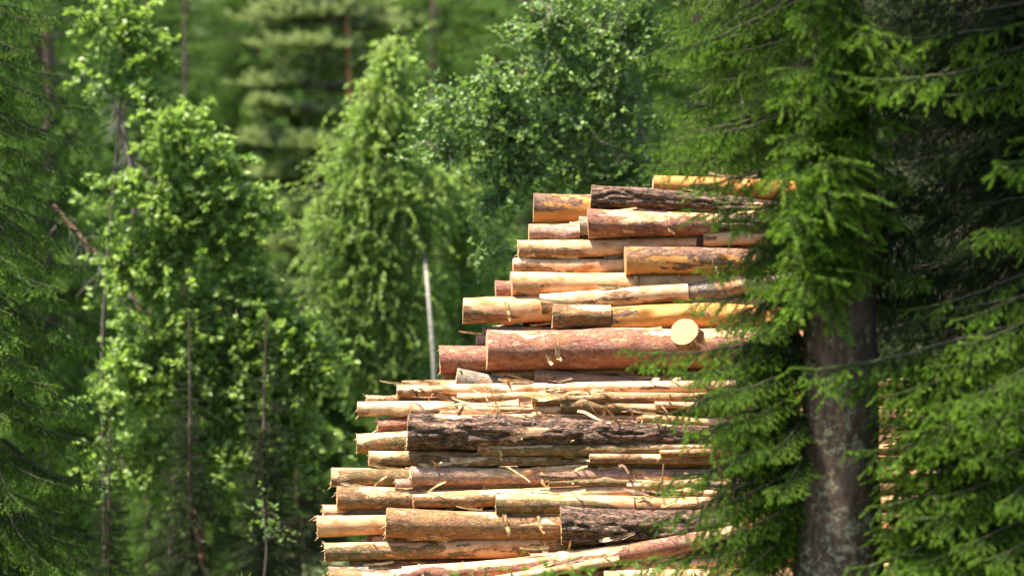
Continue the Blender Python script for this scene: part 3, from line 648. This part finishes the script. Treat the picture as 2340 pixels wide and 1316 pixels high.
def broadleaf(name, label, cat, base, trunk_pts, tr, blobs, leafmat, barkmat, leaf, seed, twigs_per_m3=None, ntw=300, twl=.35, sag=.6, lp=0.035, round_=.8, nlimb=None, flat=.6, young=None):
    """trunk_pts world points; blobs: (centre, radii, weight) of world ellipsoids the crown fills"""
    rng = np.random.default_rng(seed); t = thing(name, base, label, cat); base = np.array(base); tp = np.array(trunk_pts) - base
    q = np.linspace(0, len(tp) - 1, 40); tpf = np.stack([np.interp(q, np.arange(len(tp)), tp[:, k_]) for k_ in range(3)], 1)
    kern = np.ones(7) / 7; sm = np.stack([np.convolve(np.pad(tpf[:, k_], 3, 'edge'), kern, 'valid') for k_ in range(3)], 1)
    wood = MB(); wood.add(*tube_arr(sm, np.linspace(tr, tr * .25, 40), 12)); wood.build('trunk', barkmat, t)
    lim = MB(); cr = MB(); starts = []
    for (c, r, wt) in blobs:
        c = np.array(c) - base; r = np.array(r); nl_ = max(2, int(3 * wt))
        for _ in range(nl_):
            e = c + norm(rng.normal(size=3)) * r * rng.uniform(.3, .85); low = sm[(sm[:, 2] < e[2] - 0.25 * np.linalg.norm(e[:2] - sm[:, :2].mean(0))) & (sm[:, 1] > -.08)]
            o = low[-1] if len(low) else (sm[len(sm) // 3] if barkmat is not MT_BIR else e + np.array([.25, .1, -.5]))
            mid = (o + e) / 2 + np.array([0, 0, .12]) * np.linalg.norm(e - o) + rng.normal(0, .05, 3); s = np.linspace(0, 1, 12)[:, None]
            path = (1 - s) ** 2 * o + 2 * s * (1 - s) * mid + s ** 2 * e; lr = max(.006, min(tr * .4, .008 * np.linalg.norm(e - o) + .004)); lim.add(*tube_arr(path, np.linspace(lr, .003, 12), 5), 0)
            starts.append(path)
    allp = np.concatenate([p[4:] for p in starts])
    wts = np.array([b[2] * 1.0 for b in blobs]); wts /= wts.sum(); P, D = [], []
    for _ in range(ntw):
        c, r, _w = blobs[rng.choice(len(blobs), p=wts)]; pt = np.array(c) - base + rng.normal(size=3) * np.array(r) * .52
        o = allp[np.argmin(((allp - pt) ** 2).sum(1))]; d = norm(pt - o + rng.normal(0, .12, 3)); k_ = 8; ps = [pt - d * twl * .4]; dd = d
        for _k in range(k_):
            dd = norm(dd + np.array([0, 0, -sag * twl / k_ * 2]) + rng.normal(0, .12, 3)); ps.append(ps[-1] + dd * twl / k_)
        ps = np.array(ps); lim.add(*tube_arr(ps, np.linspace(.004, .0015, len(ps)), 3), 0)
        if np.linalg.norm(ps[0] - o) > .05 and rng.random() < .5: lim.add(*tube_arr(np.array([o, (o + ps[0]) / 2 + [0, 0, .03], ps[0]]), [.005, .004, .003], 3), 0)
        nl2 = int(twl / lp); u = rng.random(nl2) * k_; j = np.minimum(u.astype(int), k_ - 1); pp = ps[j] + (ps[j + 1] - ps[j]) * (u - j)[:, None]
        dr = norm(ps[j + 1] - ps[j]) * .6 + rng.normal(size=(nl2, 3)) * .8 + np.array([0, 0, -.35 * sag]); P.append(pp); D.append(dr)
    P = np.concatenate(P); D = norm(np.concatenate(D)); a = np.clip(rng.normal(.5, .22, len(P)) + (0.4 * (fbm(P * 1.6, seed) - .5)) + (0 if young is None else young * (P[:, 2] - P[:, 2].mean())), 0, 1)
    leaf_tris(P, D, rng, leaf, cr, 0, round_, a, flat)
    lim.build('limbs', barkmat if barkmat is not MT_BIR else MT_DRK, t); cr.build('crown', leafmat, t, smooth=False); return t

def bl(px, py, Y, rx, ry, wt=1.0, rd=None):
    if Y == 52.5: rx *= 1.3
    if Y == 57.0 or Y == 57.8: rx *= 1.0 if py < 350 else 1.2; ry *= 1.1
    return (at(px, py, Y), (rx * K * Y, (rd or min(rx, ry) * .8) * K * Y, ry * K * Y), wt)
def gz(px, Y): x = (px - 1170) * K * Y; return np.array([x, Y, float(ground_z(np.array(x), np.array(float(Y))))])
# bright broad-leaved tree in the left half
Y = 52.5
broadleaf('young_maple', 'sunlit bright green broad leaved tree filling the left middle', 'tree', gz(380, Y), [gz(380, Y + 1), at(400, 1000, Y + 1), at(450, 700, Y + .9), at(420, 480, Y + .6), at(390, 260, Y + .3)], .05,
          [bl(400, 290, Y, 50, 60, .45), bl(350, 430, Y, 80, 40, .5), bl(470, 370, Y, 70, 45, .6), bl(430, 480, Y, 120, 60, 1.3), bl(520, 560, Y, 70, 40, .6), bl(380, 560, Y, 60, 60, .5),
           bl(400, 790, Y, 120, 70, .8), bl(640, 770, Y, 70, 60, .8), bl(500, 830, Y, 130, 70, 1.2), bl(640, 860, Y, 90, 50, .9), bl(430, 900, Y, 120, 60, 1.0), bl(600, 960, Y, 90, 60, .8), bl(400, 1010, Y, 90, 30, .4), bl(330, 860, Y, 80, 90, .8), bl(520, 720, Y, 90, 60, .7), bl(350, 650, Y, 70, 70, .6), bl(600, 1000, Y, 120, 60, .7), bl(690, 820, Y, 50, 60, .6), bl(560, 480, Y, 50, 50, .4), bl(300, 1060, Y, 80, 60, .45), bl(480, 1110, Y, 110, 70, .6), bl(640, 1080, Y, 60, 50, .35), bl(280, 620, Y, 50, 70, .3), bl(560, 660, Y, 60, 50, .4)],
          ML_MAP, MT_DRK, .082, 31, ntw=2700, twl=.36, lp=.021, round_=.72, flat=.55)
Y = 53.5
broadleaf('young_maple', 'yellowish sunlit leaf cluster tree near the top left corner', 'tree', gz(250, Y), [gz(250, Y), at(230, 800, Y), at(270, 300, Y), at(290, 80, Y)], .035,
          [bl(280, 60, Y, 60, 50, 1.0), bl(345, 115, Y, 40, 50, .8), bl(260, 170, Y, 60, 70, .7), bl(330, 220, Y, 40, 50, .4), bl(200, 30, Y, 40, 50, .3)], ML_MAP, MT_DRK, .08, 32, ntw=260, twl=.30, lp=.02, young=.25)
Y = 49.0
broadleaf('rowan_sapling', 'thin sapling with sparse pale leaves in the dark hollow bottom left', 'sapling', gz(600, Y), [gz(600, Y), at(610, 1250, Y), at(600, 1130, Y)], .02,
          [bl(600, 1180, Y, 40, 60, 1), bl(630, 1210, Y, 40, 25, .5)], ML_ASP, MT_DRK, .055, 33, ntw=20, twl=.26, lp=.035)
# the young birch
Y = 57.0
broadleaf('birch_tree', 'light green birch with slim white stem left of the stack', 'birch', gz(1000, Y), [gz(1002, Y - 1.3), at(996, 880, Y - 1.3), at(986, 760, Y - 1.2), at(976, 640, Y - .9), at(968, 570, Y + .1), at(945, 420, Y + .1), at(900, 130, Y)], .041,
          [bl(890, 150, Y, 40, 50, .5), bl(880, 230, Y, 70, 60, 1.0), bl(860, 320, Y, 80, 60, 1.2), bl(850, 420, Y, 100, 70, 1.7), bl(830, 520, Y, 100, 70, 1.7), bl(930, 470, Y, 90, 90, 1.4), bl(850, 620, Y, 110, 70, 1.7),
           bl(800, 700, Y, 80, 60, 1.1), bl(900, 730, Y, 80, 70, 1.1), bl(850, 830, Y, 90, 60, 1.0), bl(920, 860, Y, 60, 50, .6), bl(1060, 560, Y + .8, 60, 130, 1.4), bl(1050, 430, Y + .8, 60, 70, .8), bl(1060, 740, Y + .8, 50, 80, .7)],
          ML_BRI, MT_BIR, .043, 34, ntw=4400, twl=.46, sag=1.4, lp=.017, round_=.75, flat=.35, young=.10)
# the aspen with bluish leaves
Y = 48.5
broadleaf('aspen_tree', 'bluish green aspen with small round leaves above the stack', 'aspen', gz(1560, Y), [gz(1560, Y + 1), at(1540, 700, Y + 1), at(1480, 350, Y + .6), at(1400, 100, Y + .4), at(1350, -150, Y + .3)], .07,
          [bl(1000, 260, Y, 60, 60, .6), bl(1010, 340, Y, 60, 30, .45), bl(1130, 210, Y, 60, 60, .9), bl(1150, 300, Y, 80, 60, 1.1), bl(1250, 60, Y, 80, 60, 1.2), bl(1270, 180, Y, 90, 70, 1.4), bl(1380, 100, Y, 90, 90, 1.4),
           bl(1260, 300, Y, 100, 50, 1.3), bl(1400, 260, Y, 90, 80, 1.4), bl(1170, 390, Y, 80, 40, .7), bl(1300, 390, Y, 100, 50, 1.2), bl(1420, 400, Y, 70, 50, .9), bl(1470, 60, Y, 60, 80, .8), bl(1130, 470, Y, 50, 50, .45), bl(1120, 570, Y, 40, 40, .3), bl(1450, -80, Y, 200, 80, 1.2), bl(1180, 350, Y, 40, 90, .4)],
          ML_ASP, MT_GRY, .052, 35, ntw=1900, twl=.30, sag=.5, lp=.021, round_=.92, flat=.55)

# ------------------------------------------------------------------ the layered pine
def pine(name, label, base, trunk, tr, pads, seed, mat=ML_PIN, tuft=.09, dens=2.6):
    rng = np.random.default_rng(seed); t = thing(name, base, label, 'pine'); base = np.array(base); tp = np.array(trunk) - base
    q = np.linspace(0, len(tp) - 1, 30); sm = np.stack([np.interp(q, np.arange(len(tp)), tp[:, k_]) for k_ in range(3)], 1)
    m = MB(); m.add(*tube_arr(sm, np.linspace(tr, tr * .4, 30), 12)); m.build('trunk', MT_PIN, t); lim = MB(); cr = MB(); A, B, ag = [], [], []
    for (c, r, wt) in pads:
        c = np.array(c) - base; o = sm[np.argmin(np.abs(sm[:, 2] - (c[2] - .1)))]; mid = (o + c) / 2 + [0, 0, -.05]; s = np.linspace(0, 1, 10)[:, None]
        path = (1 - s) ** 2 * o + 2 * s * (1 - s) * mid + s ** 2 * c; lim.add(*tube_arr(path, np.linspace(.035, .01, 10), 6))
        for _ in range(int(85 * wt * dens)):
            e = c + rng.normal(size=3) * np.array(r) * .55; e[2] = c[2] + abs(rng.normal()) * r[2] * .6 - r[2] * .2; st = path[rng.integers(5, 10)] + rng.normal(size=3) * np.array(r) * .25
            d = norm(norm(e - st) + np.array([0, 0, .5])); A.append(e - d * .14); B.append(e + d * .03); ag.append(rng.uniform(.2, .95)); lim.add(*tube_arr(np.array([st, (st + e) / 2 - [0, 0, .03], e]), [.006, .004, .002], 3))
    needles(np.array(A), np.array(B), np.array(ag), rng, 420, tuft, .012, cr); lim.build('limbs', MT_DRK, t); cr.build('crown', mat, t, smooth=False); return t
Y = 74.0
pine('pine_tree', 'pine with bare orange trunk and soft flat layers of pale needles', gz(800, Y), [gz(940, Y), at(900, 900, Y), at(812, 420, Y), at(797, 200, Y), at(790, -120, Y)], .085,
     [bl(p, q, Y + dy, a, b, wt, 60) for p, q, a, b, wt, dy in ((720, 30, 110, 28, 1.3, 0), (850, 60, 70, 25, .9, .5), (700, 100, 95, 20, 1.2, -.3), (720, 150, 70, 22, 1.0, .3), (640, 190, 70, 20, .9, 0), (610, 235, 40, 14, .5, -.4),
      (690, 255, 90, 20, 1.2, .2), (650, 320, 80, 24, 1.0, 0), (720, 330, 70, 24, 1.0, -.5), (680, 395, 80, 26, 1.1, .4), (840, 150, 50, 24, .6, .6), (690, 480, 70, 28, 1.1, 0), (660, 560, 60, 30, 1.0, .2), (720, 600, 60, 30, .9, .4), (650, 660, 60, 30, 1.0, 0), (700, 700, 60, 30, .8, .3), (620, 760, 60, 26, .7, 0), (760, 20, 100, 25, 1.0, .5), (640, 40, 60, 30, .8, 0), (730, -60, 120, 30, 1.2, 0))], 41)
Y = 79.0
pine('pine_tree', 'green pine with slanting red limb at the top centre edge', gz(1220, Y), [gz(1220, Y), at(1240, 430, Y), at(1225, 350, Y), at(1215, -100, Y)], .12,
     [bl(p, q, Y + dy, a, b, wt, 60) for p, q, a, b, wt, dy in ((900, 20, 80, 22, 1.1, 0), (920, 70, 60, 16, .8, .3), (1060, 30, 90, 16, 1.0, 0), (1120, 10, 80, 22, 1.0, .2), (1080, 90, 70, 16, .9, -.3), (1020, 120, 50, 18, .6, 0), (980, 0, 90, 20, 1.0, 0), (1110, 60, 60, 18, .8, 0), (1010, 180, 50, 20, .5, 0))], 42, mat=ML_SPY)

# broken stem leaning through the left spruces, grey poles in the hollow
def stick(name, label, cat, pts, rad, mat, seed=0, group=None, twigs=0):
    rng = np.random.default_rng(seed); p = np.array(pts); b = p[0].copy(); q = np.linspace(0, len(p) - 1, 24); sm = np.stack([np.interp(q, np.arange(len(p)), p[:, k_]) for k_ in range(3)], 1) - b
    sm[1:-1] += rng.normal(0, .008, (22, 3)); m = MB(); m.add(*tube_arr(sm, np.linspace(rad[0], rad[1], 24), 10)); o = m.build(name, mat); o.location = tuple(b); tag(o, label, cat, group)
    if twigs:
        tw = MB()
        for _ in range(twigs):
            i = rng.integers(2, 22); d = norm(rng.normal(size=3) + [0, 0, -.4]); L = rng.uniform(.1, .5); c = sm[i] + np.linspace(0, 1, 6)[:, None] * d * L + np.linspace(0, 1, 6)[:, None] ** 2 * [0, 0, -.15]
            tw.add(*tube_arr(c, np.linspace(.006, .0015, 6), 4))
        tw.build('dead_twigs', MT_GRY, o)
    return o
stick('broken_stem', 'reddish broken stem leaning between the left spruces', 'broken stem', [at(120, 470, 54.5), at(200, 560, 54.5), at(285, 650, 54.6), at(400, 860, 54.6), gz(520, 54.6) + [0, 0, -.1]], (.03, .055), MT_RED, 1, twigs=70)
stick('dead_stem', 'leaning brown dead stem behind the yellowish top left leaves', 'dead stem', [at(225, 150, 56), at(270, 260, 56), at(300, 380, 56), at(330, 700, 56), gz(360, 56) + [0, 0, -.1]], (.025, .07), MT_DRK, 2, twigs=110)

# ------------------------------------------------------------------ foreground spruce A (lichened trunk) and spruce B at the right edge
YA = 34.8; rn = random.Random(77)
zA = 0.0; xA = (1915 - 1170) * K * YA
sa = thing('spruce_tree', (xA, YA, zA), 'foreground spruce with thick lichen spotted trunk right of the stack', 'spruce', 'foreground spruces')
z = np.linspace(-.4, 17, 110); ax_ = np.stack([0.02 * np.sin(z * .6) - np.clip(z - 2.5, 0, 30) * .012, 0 * z, z], 1); R_ = .33 * (1 - np.clip(z, 0, 17) / 17) ** 1.15 + .03 + .10 * np.exp(-np.clip(z, 0, 9) * 2.2)
V, F = tube_arr(ax_, R_, 48); rad_ = V - np.repeat(ax_, 48, 0); rad_[:, 2] = 0; V = V + norm(rad_) * ((fbm(V * [9, 9, 2.2], 5, 3) - .5) * .07)[:, None]
m = MB(); m.add(V, F); m.build('trunk', MT_SPR, sa); bpy.context.view_layer.update()
def A_(by, tx, ty, dY, var=None, roll=None, bx=None, lib=None): bough(sa, bx or ((1890 if by < 620 else 1845) if tx < 1900 else 1985 if by > 620 else 1940), by, tx, ty, YA, dY, rn, var, roll, lib=lib)
for a in ((20, 1780, 60, -.5), (60, 1650, 130, -.3), (110, 1700, 210, -.6), (150, 1600, 190, -.1), (190, 1640, 250, -.5), (200, 1475, 325, -.2, 3), (235, 1560, 290, -.5), (270, 1500, 225, .3), (290, 1470, 372, .1), 
          (345, 1570, 420, -.4), (455, 1565, 475, -.2), (470, 1740, 480, -.7), (520, 1620, 600, -.3, 3), (560, 1600, 620, -.4), (600, 1700, 640, -.9), (630, 1545, 692, -.15), (640, 1640, 760, -.5), (690, 1720, 760, -.8),
          (770, 1420, 808, -.1, 0), (790, 1540, 860, -.5), (800, 1500, 960, -.25, 1), (830, 1620, 900, -.8), (850, 1560, 1000, -.5, 5), (880, 1680, 960, -.8), (960, 1640, 1060, -.7), (1000, 1465, 1112, -.2, 0), (1040, 1480, 1180, -.3), (1060, 1600, 1160, -.6, 3), (1090, 1560, 1230, -.4, 1),
          (1130, 1660, 1230, -.7), (1170, 1410, 1292, -.2, 0), (1180, 1600, 1300, -.5), (1200, 1680, 1310, -.8), (1120, 1700, 1330, -.4, 1), (940, 1740, 1040, -.9), (1020, 1760, 1130, -1.0),
          (60, 2080, 110, -.5), (120, 2050, 200, -.7), (220, 2100, 260, -.6), (330, 2080, 420, -.9), (420, 2050, 500, -1.0), (480, 1850, 600, -1.1), (520, 1960, 640, -1.2), (560, 2120, 650, -.9), (400, 1840, 500, -1.2), (300, 1850, 420, -1.2), (250, 1960, 330, -1.2), (150, 1880, 240, -1.1)):
    A_(*a[:4], var=a[4] if len(a) > 4 else None)
for q in range(22):
    ty_ = rn.uniform(20, 388); A_(ty_ - rn.uniform(60, 150), rn.uniform(1500, 1720), ty_, rn.uniform(-.6, .9), rn.choice([0, 1, 2, 3]), bx=1850)
for q in range(26):
    ty_ = rn.uniform(-40, 600); s_ = rn.choice([-1, 1, -1]); A_(ty_ - rn.uniform(40, 120), 1905 + s_ * rn.uniform(-20, 150), ty_, rn.uniform(-1.3, -.6), rn.choice([0, 3, 4, 5]), bx=1905 - s_ * 30)
# hanging inner boughs, shade painted into their needles, left of the trunk; crown overhead
for q in range(16): A_(rn.uniform(560, 1200), rn.uniform(1640, 1790), rn.uniform(800, 1330), rn.uniform(-.2, .7), 1, lib=NEAR_SHADE)
spc = crown_specs(17, 3.5, 7.3, random.Random(5), .26, 11, lib=MID, base_drop=-.35)
def left_limit(y): return float(np.interp(y, [430, 560, 620, 700, 780, 900, 1000, 1060, 1100, 1200, 1330], [1720, 1660, 1640, 1610, 1560, 1500, 1530, 1590, 1510, 1560, 1500]))
for q in range(70):
    ty_ = rn.uniform(470, 1330); A_(ty_ - rn.uniform(40, 130), rn.uniform(left_limit(ty_) + 25, 1750), ty_, rn.uniform(-.2, 1.0), rn.choice([0, 1, 3, 3, 5]), bx=1835, lib=NEAR_SHADE if q % 3 == 0 else None)
for q in range(34):
    ty_ = rn.uniform(860, 1330); A_(ty_ - rn.uniform(30, 130), rn.uniform(1620, 1750), ty_, rn.uniform(-.2, .8), rn.choice([0, 1, 3, 5]))
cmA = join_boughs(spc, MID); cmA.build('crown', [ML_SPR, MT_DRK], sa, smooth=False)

YB = 33.6; xB = (2520 - 1170) * K * YB
sb = thing('spruce_tree', (xB, YB, 0), 'dark foreground spruce reaching in boughs from the right edge', 'spruce', 'foreground spruces')
mB = trunk_mesh('trunk_b', 18, .24, MT_SPR); link('trunk', mB, sb); bpy.context.view_layer.update()
def B_(by, tx, ty, dY, var=None, bx=2500, lib=None): bough(sb, bx, by, tx, ty, YB, dY, rn, var, lib=lib)
for a in ((100, 1945, 190, -.2, 0), (140, 2150, 230, -.5), (40, 2000, 90, .1), (60, 2200, 120, -.4), (260, 2300, 330, -.4), (330, 2265, 370, -.6, 4), (420, 2200, 560, -.1), (480, 2240, 520, -.5), (560, 2080, 700, .2, 3), (600, 2180, 740, -.3), (640, 2170, 800, -.5, 0),
          (690, 1808, 832, -.1, 3), (700, 2000, 900, -.3), (740, 1860, 860, .2), (780, 2100, 930, -.6), (800, 2200, 900, -.9), (850, 2050, 1000, -.5), (880, 1935, 1045, -.2, 0), (900, 2150, 1050, -.7), (950, 2250, 1060, -1.0), (980, 1985, 1150, -.4), (1000, 2120, 1130, -.7, 3), (1030, 2060, 1200, -.6),
          (1080, 1938, 1290, -.2, 3), (1100, 2060, 1290, -.6), (1120, 2180, 1240, -.9), (1150, 2250, 1290, -1.1), (1190, 2140, 1330, -.8), (1000, 2280, 1140, -1.2), (1230, 2020, 1360, -.4), (860, 2230, 980, -1.1), (760, 2280, 860, -.9), (1260, 2250, 1370, -1.0)):
    B_(*a[:4], var=a[4] if len(a) > 4 else None)
for q in range(46):
    ty_ = rn.uniform(-60, 760); B_(ty_ - rn.uniform(20, 150), rn.uniform(2010, 2300), ty_, rn.uniform(.2, 1.6), rn.choice([0, 1, 3]), lib=NEAR_SHADE)
for q in range(14):
    ty_ = rn.uniform(0, 640); A_(ty_ - rn.uniform(10, 90), rn.uniform(1760, 1960), ty_, rn.uniform(-1.5, -.9), rn.choice([4, 5]))
for q in range(26):
    ty_ = rn.uniform(880, 1290); B_(ty_ - rn.uniform(20, 130), rn.uniform(1995, 2080), ty_, rn.uniform(.6, 1.4), rn.choice([0, 3]))
for q in range(46):
    ty_ = rn.uniform(830, 1290); B_(ty_ - rn.uniform(20, 150), rn.uniform(1985, 2200), ty_, rn.uniform(-.3, .9), rn.choice([0, 1, 3]))
for q in range(14): A_(rn.uniform(300, 700), rn.uniform(1990, 2180), rn.uniform(380, 800), rn.uniform(.2, 1.2), 1, lib=NEAR_SHADE)
spc = crown_specs(18, 3.5, 6.6, random.Random(6), .26, 11, lib=MID, base_drop=-.3)
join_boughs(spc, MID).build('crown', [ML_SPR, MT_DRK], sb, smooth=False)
# spruces standing behind them in the dark
for px, Y_, lab, v_, rz in ((2330, 33.5, 'shaded brown twigged spruce between the two foreground spruces at right', 2, 1.0), (2720, 35.5, 'spruce in deep shade off the right edge behind the reaching boughs', 0, 2.0), (2160, 36.4, 'dim spruce close behind the lichened trunk on its right', 1, 4.0)):
    if v_ != 0: continue
    spruce(px, Y_, lab, v_, 1.0, rz, 'foreground spruces')

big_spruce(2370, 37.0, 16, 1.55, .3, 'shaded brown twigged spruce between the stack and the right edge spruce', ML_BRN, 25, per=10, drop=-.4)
# ------------------------------------------------------------------ grass and weeds in front of the stack
def weed(px, py, Y_, label, seed, n=10, group='weeds before the stack'):
    rng = np.random.default_rng(seed); b = gz(px, Y_); top = at(px, py, Y_); H = top[2] - b[2]; m = MB(); st = MB()
    for q in range(n):
        lean = rng.normal(0, .10, 2); h = H * rng.uniform(.75, 1.0); s = np.linspace(0, 1, 8)[:, None]; pth = np.array([0, 0, 0]) + np.concatenate([lean[0] * s ** 2 + rng.normal(0, .03), lean[1] * s ** 2, h * s], 1)
        st.add(*tube_arr(pth, np.linspace(.003, .0012, 8), 4)); k = 26; j = rng.integers(2, 8, k); P = pth[j] + rng.normal(0, .004, (k, 3)); D = rng.normal(size=(k, 3)) * [1, 1, .3] + [0, 0, .8]
        leaf_tris(P, norm(D), rng, .07, m, 0, .22, None, .2)
    o = thing('weed_plant', b, label, 'weed', group); m.build('leaves', ML_GRS, o, smooth=False); st.build('stem', ML_GRS, o); return o
for i, (px, py, Y_, lab) in enumerate(((1255, 1262, 33, 'blurred tall weed in front of the bottom logs, left one'), (1330, 1268, 33.4, 'blurred tall weed in front of the tilted cream slab'), (1070, 1302, 33.2, 'small weed tips at the bottom edge under the tilted reddish log'), (1190, 1296, 32.8, 'low weed tips between the two taller ones and the bottom left logs'), (1480, 1296, 33.5, 'weed tips at the bottom edge under the lowest spruce tips'))):
    weed(px, py, Y_, lab, 60 + i, 7 if i < 2 else 4)
rg = np.random.default_rng(8); n = 9500; gxx = rg.uniform(-9, 9, n); gyy = rg.uniform(31, 38, n); ok = ~((gxx > -2.2) & (gyy > 38.5) & (gyy < 46)); gxx, gyy = gxx[ok], gyy[ok]
P = np.stack([gxx, gyy, ground_z(gxx, gyy)], 1); gm = MB(); D = norm(rg.normal(size=P.shape) * [.35, .35, 0] + [0, 0, 1]); leaf_tris(P, D, rg, .42, gm, 0, .03, None, 0.0)
tag(gm.build('grass', ML_GRS, smooth=False), 'grass on the forest clearing floor', 'grass', kind='stuff')

# ------------------------------------------------------------------ the wood that stands round the clearing, beside and behind the camera
VL = [spruce_bough(1.8, 300 + i, 0.22, nl=0.09, nw=0.06, per_m=60, hang=.8, spread=.5).arrays() for i in range(2)]
rw = random.Random(9); sm_ = MB()
for x_, y_ in [(-11, 22), (-13, 30), (-12, 37), (-14, 44), (-10, 14), (-12, 6), (-8, -6), (-3, -9), (2, -8), (7, -7), (11, 0), (12, 8), (11, 16), (12, 24), (10, 33), (13, 40), (11, 46), (-5, -12), (5, -12), (-15, 12), (15, 30)]:
    H_ = rw.uniform(13, 18); bx_, by_ = x_ + rw.uniform(-1, 1), y_ + rw.uniform(-1, 1)
    zt = np.linspace(0, H_, 12); sm_.add(*tube_arr(np.stack([0 * zt + bx_, 0 * zt + by_, zt], 1), .2 * (1 - zt / H_) + .01, 8), 1, .3)
    for i_, M_ in crown_specs(H_, 3.0, .6, rw, .55, 6, lib=VL, top_sparse=12):
        v_, f_, m_, a_ = VL[i_]; M_ = np.array(M_); sm_.add(v_ @ M_[:3, :3].T + M_[:3, 3] + np.array([bx_, by_, 0]), f_, m_, a_)
tag(sm_.build('surrounding_wood', [ML_SPB, MT_DRK], smooth=False), 'spruce wood round the clearing', 'forest', kind='stuff')



rp = np.random.default_rng(44)
for q in range(32):
    px_, py_ = rp.uniform(860, 1640), rp.choice([rp.uniform(885, 985), rp.uniform(1030, 1300)]); base = at(px_, py_, depth_of(py_) - .16); L_ = rp.uniform(.08, .34); an = rp.normal(0, .22) if q % 7 else rp.uniform(.8, 2.3)
    s_ = np.linspace(0, 1, 9)[:, None]; d_ = np.array([math.cos(an), -.12, math.sin(an)]); pts_ = d_ * L_ * s_ + np.array([0, -.05, -.07]) * s_ ** 2 * rp.uniform(-.3, 1.6) + np.stack([0 * s_[:, 0], .01 * np.sin(s_[:, 0] * 5 + q), .007 * np.sin(s_[:, 0] * 6 + q)], 1)
    m_ = MB(); m_.add(*ribbon(pts_, rp.uniform(.010, .032), rp, .004)); o_ = m_.build('bark_scrap', M_STRIP if q % 3 else M_STRIPD); o_.location = tuple(base)
    tag(o_, 'torn scrap of bark or wood caught among the thin lower logs', 'bark scrap', 'bark scraps on the lower stack')
